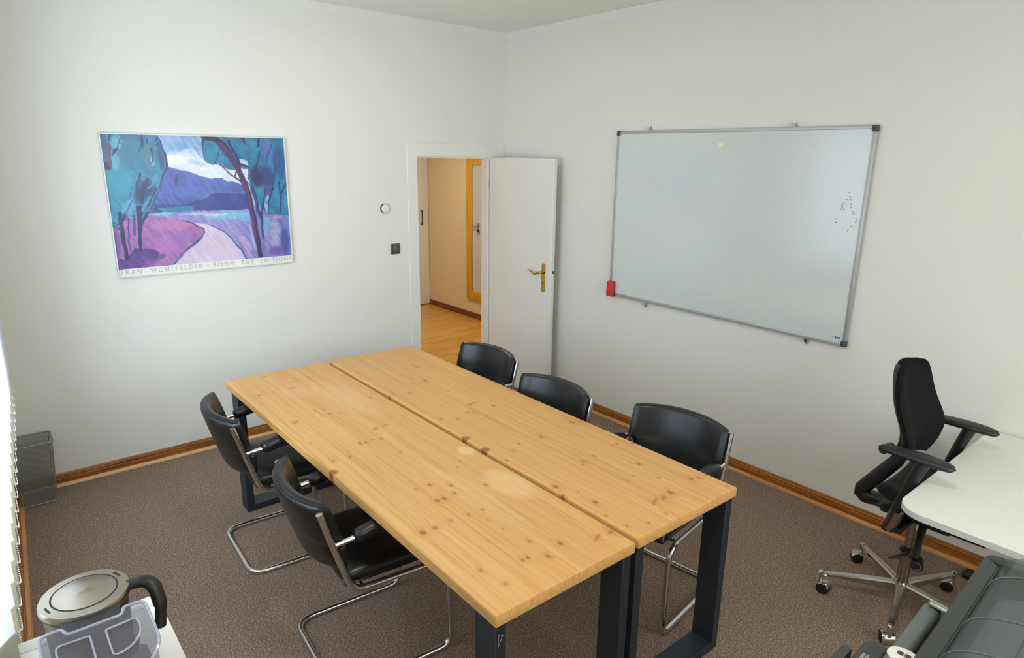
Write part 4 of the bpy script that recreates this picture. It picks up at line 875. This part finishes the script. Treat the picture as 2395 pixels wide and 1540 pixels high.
# backrest outline in local units (half widths by height), leaning back
prof_b = [(-0.205, 0.045), (-0.19, 0.10), (-0.165, 0.155), (-0.12, 0.198), (-0.07, 0.210), (0.0, 0.200), (0.08, 0.184), (0.14, 0.168), (0.18, 0.145), (0.203, 0.105), (0.213, 0.05)]
pz = [q[0] for q in prof_b]; pw_ = [q[1] for q in prof_b]
def backf(u, v_):
    zz = 0.004 + 0.209*v_; hwid = float(np.interp(zz, pz, pw_)); x = hwid*u - 0.0
    up = zz; 
    lum = -0.032*math.exp(-((zz+0.09)/0.10)**2) ; y = 0.118 + up*0.20 + lum - 0.045*(abs(u)**2) + 0.03
    nrm_ = Vector((-0.18*u, -1, 0.2)).normalized()
    return (x + 0.02, y-0.035, 0.952 + up*0.975), nrm_
bm = pad(bmesh.new(), backf, 0.046, 24, 30, 0.15); obj('backrest', bm, MESHF, oc, angle=80)
bm = bmesh.new(); pad(bm, lambda u, v_: (lambda p, n_: ((p[0], p[1]+0.016, p[2]), n_))(*backf(u*0.93, v_*0.95)), 0.024, 20, 24, 0.1); obj('back_shell', bm, BLKP, oc, angle=80)
# armrests
for s, dx in ((-1, 0.0), (1, 0.0)):
    xc = s*0.272
    bm = bmesh.new()
    stem = resample(fillet([(s*0.20, 0.004, 0.490), (s*0.262, 0.008, 0.492), (xc, 0.006, 0.55), (xc, -0.050, 0.75), (xc, -0.078, 0.840)], 0.05, 5), 20); ns_ = len(stem)
    tube(bm, stem, [0.017+0.009*min(1, max(0, (i-ns_*0.3)/(ns_*0.5))) for i in range(ns_)], n=16, flat=1.25); obj('arm_stem', bm, BLKP, oc, angle=70)
    bm = bmesh.new(); tube(bm, [(xc, 0.012, 0.505), (xc, -0.004, 0.545), (xc, -0.014, 0.595)], [0.026, 0.028, 0.027], n=20); obj('arm_sleeve', bm, DCHR, oc)
    bm = bmesh.new(); tube(bm, [(xc-s*0.004, 0.014, 0.492), (xc-s*0.004, 0.016, 0.515)], 0.020, n=16); obj('arm_button', bm, BLKP, oc)
    bm = bmesh.new()
    Lp = 0.142
    def armf(u, v_):
        wv = 0.043*math.sqrt(max(0.0, 1-(abs(v_)**2.4)))*(1+0.12*-v_)+0.0015
        return (xc + wv*u, -0.045 + Lp*v_, 0.852-0.006*v_*v_-0.004*u*u), (0, 0, 1)
    pad(bm, armf, 0.026, 14, 26, 0.2); obj('arm_pad', bm, BLKP, oc, angle=80)
# height lever and tilt knob under the seat front
bm = bmesh.new(); tube(bm, [(-0.10, -0.07, 0.50), (-0.18, -0.085, 0.43), (-0.225, -0.09, 0.385)], [0.016, 0.015, 0.020], n=12); obj('lever_arm', bm, BLKP, oc)
bm = bmesh.new(); tube(bm, [(-0.20, -0.10, 0.372), (-0.25, -0.115, 0.372)], 0.023, n=20); kb = obj('tilt_knob', bm, BLKP, oc)
bm = bmesh.new(); tube(bm, [(-0.2505+0.017*0, -0.115+0.015*math.cos(q), 0.372+0.015*math.sin(q)) for q in np.linspace(0, 2*PI, 16)[:-1]], 0.0015, n=5, closed=True); obj('knob_ring', bm, SILV, kb)
bm = bmesh.new(); tube(bm, [(-0.20, -0.06, 0.385), (-0.235, -0.03, 0.365), (-0.25, -0.005, 0.355)], [0.010, 0.013, 0.007], n=10, flat=0.5); obj('height_lever', bm, BLKP, oc)

# ------------------------------------------------------------------ white desk
dk = thing('desk', 'white rounded-corner desk against the right wall beside the swivel chair', 'desk', (0, 0, 0))
poly = rrect(-1.155, -0.012, -4.60, -3.778, [0.0, 0.105, 0.105, 0.0], 12)
bm = bmesh.new(); prism(bm, poly, 0.7145, 0.7395, 0.0012, 1); tp_ = obj('desktop', bm, DESKW, dk, angle=30)
bm = bmesh.new(); pe = rrect(-1.1562, -0.0115, -4.6012, -3.7768, [0.0, 0.105, 0.105, 0.0], 12); pin = rrect(-1.1548, -0.012, -4.5998, -3.7782, [0.0, 0.105, 0.105, 0.0], 12)
a1 = [bm.verts.new((x, y, 0.7155)) for x, y in pe]; a2 = [bm.verts.new((x, y, 0.7385)) for x, y in pe]; n = len(pe)
b1 = [bm.verts.new((x, y, 0.7155)) for x, y in pin]; b2v = [bm.verts.new((x, y, 0.7385)) for x, y in pin]
for k in range(n):
    q = (k+1) % n; bm.faces.new((a1[k], a1[q], a2[q], a2[k])); bm.faces.new((a2[k], a2[q], b2v[q], b2v[k])); bm.faces.new((a1[k], b1[k], b1[q], a1[q]))
obj('edge_band', bm, EDGEW, dk)
for xx, ya in ((-0.115, -3.815), (-0.78, -4.22)):
    obj('foot', B(xx-0.038, xx+0.038, -4.55, ya, 0.0, 0.032, 0.014, 4), BLKP, dk)
    obj('leg', B(xx-0.025, xx+0.025, -4.36, -4.29, 0.031, 0.69, 0.004, 1), GREYP, dk)
bm = bmesh.new(); box(bm, -0.9, -0.08, -4.36, -4.29, 0.69, 0.7143, 0.002, 1); obj('under_frame', bm, GREYP, dk)

# ------------------------------------------------------------------ large-format printer (lower right)
pr = thing('large_format_printer', 'charcoal large-format printer with smoked curved cover beside the white desk', 'printer', (-1.745, -4.2, 0), math.radians(2.5))
PXA, PXB = -2.95, -1.745
bm = bmesh.new(); box(bm, PXA, PXB, -4.68, -4.205, 0.80, 0.955, 0.025, 3); obj('body', bm, PRNT, pr)
# lid frame: a raised rounded border
bm = bmesh.new(); outer = rrect(PXA, PXB+0.004, -4.70, -4.198, 0.03, 6); inner = rrect(PXA+0.05, PXB-0.040, -4.65, -4.236, 0.02, 6)
def ring_prism(bm, o_, i_, z0, z1):
    n = len(o_); A_ = [[bm.verts.new((x, y, z)) for x, y in o_] for z in (z0, z1)]; B_ = [[bm.verts.new((x, y, z)) for x, y in i_] for z in (z0, z1)]
    for k in range(n):
        q = (k+1) % n
        bm.faces.new((A_[0][k], A_[0][q], A_[1][q], A_[1][k])); bm.faces.new((B_[0][k], B_[1][k], B_[1][q], B_[0][q])); bm.faces.new((A_[1][k], A_[1][q], B_[1][q], B_[1][k])); bm.faces.new((A_[0][k], B_[0][k], B_[0][q], A_[0][q]))
    return bm
ring_prism(bm, outer, inner, 0.952, 1.002); bmesh.ops.bevel(bm, geom=[e for e in bm.edges if all(q.co.z > 1.0 for q in e.verts) and len(e.link_faces) == 2], offset=0.004, segments=2, affect='EDGES')
obj('cover_frame', bm, PRNT, pr)
yc, ry_, rz_ = -4.443, 0.207, 0.085
def arc(x, t, k=1.0, dz=0.0): a = PI*t; return Vector((x, yc + ry_*k*math.cos(a), 0.985 + dz + rz_*k*math.sin(a)**0.8 if math.sin(a) > 0 else 0.985+dz))
bm = bmesh.new(); sheet(bm, lambda u, v_: arc(PXA+0.05+(PXB-0.042-PXA-0.05)*u, v_), 30, 24); cv = obj('curved_cover', bm, SMOKE, pr, angle=80); cv['label'] = 'smoked translucent curved cover'
for xx in (-1.905, -2.12, -2.27, -2.45, -2.65):
    bm = bmesh.new(); tube(bm, [arc(xx, 0.02+0.96*k/24, 1.0, 0.001) for k in range(25)], 0.0018, n=6); obj('cover_ridge', bm, SMOKEL, cv)
bm = bmesh.new(); sheet(bm, lambda u, v_: Vector((PXA+0.08+(-1.93-PXA-0.08)*u, yc+0.185*math.cos(PI*v_), 0.965+0.062*math.sin(PI*v_))), 20, 20)
rl = obj('paper_guide', bm, PAPER, pr, angle=80); bm = bmesh.new(); tube(bm, [(PXA+0.09, yc+0.100, 0.965+0.0535), (-1.935, yc+0.100, 0.965+0.0535)], 0.002, n=5); obj('guide_seam', bm, INK, rl)
# front tray in two levels, with silver latch and round badge
bm = bmesh.new(); box(bm, -2.90, -2.005, -4.176, -4.136, 0.86, 0.952, 0.014, 3); obj('tray_lip', bm, PRNTL, pr)
bm = bmesh.new(); box(bm, -2.90, -1.985, -4.207, -4.172, 0.82, 0.932, 0.004, 2); obj('tray_recess', bm, PRNTD, pr)
bm = bmesh.new(); tube(bm, [(-2.017, -4.150, 0.956), (-2.020, -4.154, 0.958), (-2.026, -4.195, 0.958), (-2.025, -4.199, 0.956)], [0.006, 0.012, 0.012, 0.006], n=14, flat=0.6); obj('latch', bm, SILV, pr)
bdg = bmesh.new(); lathe(bdg, [(0, 0), (0.033, 0), (0.031, 0.004), (0.028, 0.006), (0, 0.006)], 40, center=(-2.262, -4.170, 0.952), sx=0.85, sy=1.0); bo = obj('round_badge', bdg, WHITEP, pr)
# badge mark: two slanted bars, each cut by a diagonal
bm = bmesh.new(); zt_ = 0.9582
def para(pts):
    a_ = [bm.verts.new((x, y, zt_)) for x, y in pts]; b_ = [bm.verts.new((x, y, zt_+0.0006)) for x, y in pts]
    bm.faces.new(a_[::-1]); bm.faces.new(b_)
    for k in range(len(a_)): q = (k+1) % len(a_); bm.faces.new((a_[k], a_[q], b_[q], b_[k]))
def bl(dx, dy): return (-2.262+dx, -4.170+dy)
for off in (0.0035, -0.0035):
    para([bl(off-0.0028, 0.013), bl(off+0.0028, 0.013), bl(off+0.0028, 0.003), bl(off-0.0028, -0.001)])
    para([bl(off-0.0028, -0.004), bl(off+0.0028, 0.0), bl(off+0.0028, -0.013), bl(off-0.0028, -0.013)])
obj('badge_mark', bm, INK, bo)
bm = bmesh.new(); box(bm, -2.60, -2.215, -4.138, -4.082, 0.84, 0.930, 0.018, 4); obj('side_cover', bm, PRNT, pr)
bm = bmesh.new(); box(bm, -2.60, -2.275, -4.073, -4.050, 0.84, 0.920, 0.004, 2); box(bm, -2.60, -2.33, -4.085, -4.070, 0.845, 0.875); obj('side_rail', bm, PRNT, pr)
bm = bmesh.new(); box(bm, -2.310, -2.285, -4.112, -4.106, 0.9298, 0.9306); box(bm, -2.310, -2.285, -4.104, -4.098, 0.9298, 0.9306); obj('indicator', bm, SILV, pr)
for xx in (-1.82, -2.85):
    obj('stand_leg', B(xx-0.03, xx+0.03, -4.52, -4.40, 0.04, 0.802, 0.005, 1), PRNT, pr); obj('stand_foot', B(xx-0.03, xx+0.03, -4.68, -4.22, 0.0, 0.042, 0.01, 2), PRNT, pr)

# the printer's parts were laid out in room coordinates: express them from its own origin, then let it turn with it
for o in pr.children:
    o.location = Vector(o.location) + Vector((1.745, 4.2, 0))

# ------------------------------------------------------------------ low white cabinet, kettle and clear container (lower left)
cb_ = thing('side_cabinet', 'white cabinet under the steel kettle in the lower left corner', 'cabinet', (0, 0, 0))
CXR, CYF = -3.438, -2.722
obj('cabinet_body', B(-3.755, CXR-0.004, -3.52, CYF-0.004, 0.06, 0.782, 0.002, 1), DESKW, cb_)
obj('plinth', B(-3.75, CXR-0.03, -3.50, CYF-0.03, 0.0, 0.06), GREYP, cb_, False)
bm = bmesh.new(); box(bm, -3.76, CXR, -3.53, CYF-0.047, 0.782, 0.80, 0.0012, 1); obj('cabinet_top', bm, DESKW, cb_)
obj('back_rail', B(-3.76, CXR, CYF-0.045, CYF, 0.782, 0.80, 0.0012, 1), DESKW, cb_)
for k, (a, b) in enumerate(((-3.515, -3.12), (-3.115, -2.73))):
    dd = obj('cabinet_door', B(CXR-0.004, CXR+0.0, a, b, 0.07, 0.775, 0.001, 1), DESKW, cb_); 
KC = (-3.6115, -2.955)
kt = thing('kettle', 'steel kettle with round brushed lid and black handle on the white cabinet', 'kettle', (KC[0], KC[1], 0.80))
bm = bmesh.new(); lathe(bm, [(0, 0), (0.082, 0), (0.084, 0.004), (0.084, 0.018), (0.080, 0.022)], 64); obj('base_plate', bm, BLKP, kt)
bm = bmesh.new(); lathe(bm, [(0.0, 0.0225), (0.080, 0.0225), (0.081, 0.06), (0.0835, 0.19), (0.084, 0.196), (0, 0.196)], 64); obj('body', bm, STEELB, kt)
bm = bmesh.new(); lathe(bm, [(0, 0.1955), (0.0855, 0.1955), (0.0855, 0.201), (0, 0.201)], 64); obj('seal_ring', bm, BLKP, kt)
bm = bmesh.new(); lathe(bm, [(0.0, 0.2005), (0.088, 0.2005), (0.0905, 0.204), (0.0905, 0.213), (0.0880, 0.2195), (0.0648, 0.2215), (0.0640, 0.2165), (0.0, 0.2165)], 96); ld = obj('lid', bm, STEEL, kt)
bm = bmesh.new(); lathe(bm, [(0.0668, 0.2190), (0.0610, 0.2190), (0.0610, 0.2214), (0.0668, 0.2217)], 64); obj('lid_groove', bm, BLKP, ld)
bm = bmesh.new(); lathe(bm, [(0.0, 0.2168), (0.0628, 0.2168), (0.0628, 0.2218), (0.0615, 0.2228), (0.0, 0.2225)], 96); obj('lid_button', bm, STEEL, ld)
for a in (0.42, 3.45):
    bm = bmesh.new()
    for k in range(6):
        b = a + (k-2.5)*0.055
        M4 = Matrix.Translation((0.0765*math.cos(b), 0.0765*math.sin(b), 0.2212)) @ Matrix.Rotation(b, 4, 'Z')
        box(bm, -0.0022, 0.0022, -0.0012 if k % 2 else -0.0016, 0.0012, -0.0004, 0.0004, mtx=M4)
    obj('lid_marking', bm, STEELD, ld)
# spout cover facing the camera
bm = bmesh.new()
def spf(u, v_):
    x = 0.056*(2*u-1)*(1-0.06*v_); yi = -math.sqrt(0.0890**2-x*x); yo = -0.136+0.10*x*x/0.056
    return Vector((x, yi*(1-v_)+yo*v_, 0.212-0.012*v_))
def spf2(u, v_): return spf(u, v_) - Vector((0, 0, 0.028*(1-0.4*v_)))
g1 = sheet(bm, spf, 16, 5); g2 = sheet(bm, spf2, 16, 5)
for i in range(16): bm.faces.new((g1[i][5], g1[i+1][5], g2[i+1][5], g2[i][5])); bm.faces.new((g1[i][0], g2[i][0], g2[i+1][0], g1[i+1][0]))
for j in range(5): bm.faces.new((g1[0][j], g1[0][j+1], g2[0][j+1], g2[0][j])); bm.faces.new((g1[16][j], g2[16][j], g2[16][j+1], g1[16][j+1]))
obj('spout_cover', bm, SPOUTM, kt, angle=50)
hpth = fillet([(0.080, -0.012, 0.208), (0.118, -0.022, 0.212), (0.134, -0.034, 0.198), (0.140, -0.046, 0.15), (0.132, -0.054, 0.098)], 0.035, 7); nh = len(hpth)
bm = bmesh.new(); tube(bm, hpth, [0.0150+0.0035*math.sin(PI*i/(nh-1)) for i in range(nh)], n=16, flat=0.8, up=(0, 0, 1)); obj('handle', bm, BLKP, kt, angle=70)
# clear container in front
tk = thing('clear_container', 'clear plastic container with two finger wells in its lid, in front of the steel kettle', 'container', (-3.611, -3.105, 0.80))
def dplan(k, inset=0.0):
    w_ = 0.0975-inset; top = 0.030-inset
    pts = fillet([(-w_, -0.10, 0), (-w_, top, 0), (-0.058, top, 0), (-0.050, 0.004-inset, 0), (0.050, 0.004-inset, 0), (0.058, top, 0), (w_, top, 0), (w_, -0.10, 0)], [0.022, 0.010, 0.012, 0.012, 0.010, 0.022], 6)
    out = [(p.x, p.y) for p in pts]
    for q in range(1, 20):
        a = -PI*q/20; out.append((w_*math.cos(a), -0.10 + (0.115-inset)*math.sin(a)))
    return out
bm = bmesh.new(); o_ = dplan(0); i_ = dplan(0, 0.004); n = len(o_)
L0 = [bm.verts.new((x*0.94, y*0.94, 0.0015)) for x, y in o_]; L1 = [bm.verts.new((x*0.97, y*0.97, 0.215)) for x, y in o_]
for k in range(n): q = (k+1) % n; bm.faces.new((L0[k], L0[q], L1[q], L1[k]))
bm.faces.new(L0[::-1]); wl = obj('wall', bm, CLEAR, tk, angle=60); wl.name = 'container_wall'
bm = bmesh.new(); prism(bm, [(x*0.99, y*0.99) for x, y in o_], 0.2155, 0.227, 0.004, 3); lidc = obj('lid', bm, CLEAR, tk, angle=50)
bm = bmesh.new(); tube(bm, [(x*0.995, y*0.995, 0.2265) for x, y in o_], 0.0035, n=8, closed=True); obj('lid_rim', bm, RIM, lidc)
for s in (-1, 1):
    wp = [(p.x, p.y) for p in fillet([(s*0.014, -0.075, 0), (s*0.014, -0.030, 0), (s*0.072, -0.026, 0), (s*0.0735, -0.055, 0)], [0.006, 0.012], 6)] + [(s*(0.020+0.053*math.cos(a)), -0.055-0.068*math.sin(a)) for a in np.linspace(0.12, PI/2, 9)] + [(s*0.0145, -0.118)]
    bm = bmesh.new(); T0 = [bm.verts.new((x, y, 0.2275)) for x, y in wp]; cx_, cy_ = sum(x for x, y in wp)/len(wp), sum(y for x, y in wp)/len(wp)
    T1 = [bm.verts.new((cx_+(x-cx_)*0.8, cy_+(y-cy_)*0.8, 0.192)) for x, y in wp]
    for k in range(len(wp)): q = (k+1) % len(wp); bm.faces.new((T0[k], T0[q], T1[q], T1[k]))
    bm.faces.new(T1); wo = obj('finger_well', bm, CLEARD, lidc, angle=50)
    bm = bmesh.new(); tube(bm, [(x, y, 0.2278) for x, y in wp], 0.0022, n=8, closed=True); obj('well_rim', bm, RIM, wo)
bm = bmesh.new(); lathe(bm, [(0, 0), (0.013, 0), (0.013, 0.006), (0.010, 0.009), (0, 0.0095)], 24, center=(-0.004, -0.140, 0.226)); obj('lid_knob', bm, CREAM, tk)
bm = bmesh.new(); prism(bm, [(x*0.90, y*0.90-0.004) for x, y in o_], 0.004, 0.13, 0.01, 3); obj('inner_vessel', bm, STEELB, tk, angle=50)

# ------------------------------------------------------------------ waste basket
wbk = thing('waste_basket', 'grey wire mesh waste basket in the corner left of the baseboard', 'waste basket', (0, 0, 0))
bx0, bx1, by0, by1 = -3.695, -3.515, -0.205, -0.035; fl = 0.022; hh = 0.375
def bc(z): 
    f_ = z/hh*fl; return (bx0-f_*0.3, bx1+f_, by0-f_, by1-0.004+f_*0.3)
bm = bmesh.new(); a_, b_ = bc(0.004), bc(hh)
lo = [bm.verts.new((x, y, 0.004)) for x, y in rrect(a_[0], a_[1], a_[2], a_[3], 0.02, 4)]; hi = [bm.verts.new((x, y, hh)) for x, y in rrect(b_[0], b_[1], b_[2], b_[3], 0.02, 4)]
for k in range(len(lo)): q = (k+1) % len(lo); bm.faces.new((lo[k], lo[q], hi[q], hi[k]))
obj('mesh_wall', bm, WMESH, wbk, False)
bm = bmesh.new(); tube(bm, [(x, y, hh) for x, y in rrect(b_[0], b_[1], b_[2], b_[3], 0.02, 4)], 0.0045, n=8, closed=True); obj('rim', bm, WIRE, wbk)
bm = bmesh.new(); c1_ = bc(0.10)
tube(bm, [(x, y, 0.10) for x, y in rrect(c1_[0], c1_[1], c1_[2], c1_[3], 0.02, 4)], 0.002, n=6, closed=True); tube(bm, [(x, y, 0.005) for x, y in rrect(a_[0], a_[1], a_[2], a_[3], 0.02, 4)], 0.004, n=8, closed=True); obj('band', bm, WIRE, wbk)
bm = bmesh.new(); prism(bm, rrect(a_[0], a_[1], a_[2], a_[3], 0.02, 4), 0.001, 0.006); obj('bottom', bm, WIRE, wbk)
bm = bmesh.new(); 
for x, y, x2, y2 in ((a_[1], a_[2], b_[1], b_[2]), (a_[1], a_[3], b_[1], b_[3])): tube(bm, [(x-0.006, y+(0.006 if y == a_[2] else -0.006), 0.005), (x2-0.006, y2+(0.006 if y == a_[2] else -0.006), hh)], 0.0025, n=6)
obj('corner_wire', bm, WIRE, wbk)

# ------------------------------------------------------------------ vertical blind
vbld = thing('vertical_blind', 'white vertical blind with bead chain along the left window', 'blind', (0, 0, 0))
XB = lambda y: -3.600 + 0.052*y
bm = bmesh.new(); 
hr = [(XB(-3.2), -3.2), (XB(-0.40), -0.40)]
box(bm, -0.03, 0.03, -1.42, 1.42, 0, 0.045, 0.003, 1, mtx=Matrix.Translation((XB(-1.82)-0.055, -1.82, 2.60)) @ Matrix.Rotation(-0.052, 4, 'Z')); obj('head_rail', bm, TRIMW, vbld)
pitch = 0.118; ys_ = [-0.50 - pitch*k for k in range(21)]; SW = 0.127; zb = 0.815
frontpts = []
slat_me = None
for k, yy in enumerate(ys_):
    th = -math.radians(48)          # slat plane turned from the x axis toward +y
    d_ = Vector((math.cos(th), -math.sin(th)*1.0, 0))   # from the window side to the room side, toward the camera
    ctr_ = Vector((XB(yy) - 0.5*SW*math.cos(th), yy, 0))
    if slat_me is None:
        bm = bmesh.new(); g0 = []
        for z in (0.075, 0.15, 1.0, 1.78):
            g0.append([bm.verts.new((d_.x*SW*(u_-0.5) + 0.004*math.sin(PI*u_)*d_.y, d_.y*SW*(u_-0.5) + 0.004*math.sin(PI*u_)*-d_.x, z)) for u_ in (0, 0.2, 0.4, 0.6, 0.8, 1)])
        for r0, r1 in zip(g0[:-1], g0[1:]):
            for i in range(5): bm.faces.new((r0[i], r0[i+1], r1[i+1], r1[i]))
        so = obj('slat', bm, SLAT, vbld); slat_me = so.data; so.location = (ctr_.x, ctr_.y, zb)
        bm = bmesh.new(); M4 = Matrix.Rotation(math.atan2(d_.y, d_.x), 4, 'Z'); box(bm, -SW*0.48, SW*0.48, -0.003, 0.003, 0.001, 0.078, 0.001, 1, mtx=M4); wo = obj('slat_weight', bm, WEIGHT, so); wm = wo.data
    else:
        so = bpy.data.objects.new('slat', slat_me); C.objects.link(so); so.parent = vbld; so.location = (ctr_.x, ctr_.y, zb)
        wo = bpy.data.objects.new('slat_weight', wm); C.objects.link(wo); wo.parent = so
    frontpts.append(ctr_ + d_*(SW*0.44) + Vector((0.002, 0, zb+0.012)))
bead = bmesh.new(); bmesh.ops.create_icosphere(bead, subdivisions=1, radius=0.0021); bm = bmesh.new(); bvs = [q.co.copy() for q in bead.verts]; bfs = [[q.index for q in f.verts] for f in bead.faces]; bead.free()
for a_, b_ in zip(frontpts[:-1], frontpts[1:]):
    nb = 22
    for q in range(nb):
        t_ = q/nb; p = a_.lerp(b_, t_) + Vector((0.004*math.sin(PI*t_), 0, -0.035*math.sin(PI*t_)))
        vs_ = [bm.verts.new(p+c0) for c0 in bvs]
        for f in bfs: bm.faces.new([vs_[i] for i in f])
bc_ = obj('bead_chain', bm, BEAD, vbld); bc_['kind'] = 'stuff'
# window board (sill) under the blind
bm = bmesh.new(); box(bm, XL(-1.9)-0.28, XL(-1.9)+0.0, WY0+0.01, WY1-0.01, WZ0-0.001, WZ0+0.02, 0.002, 1); struct('trim_3', bm, TRIMW, 'white window sill board')
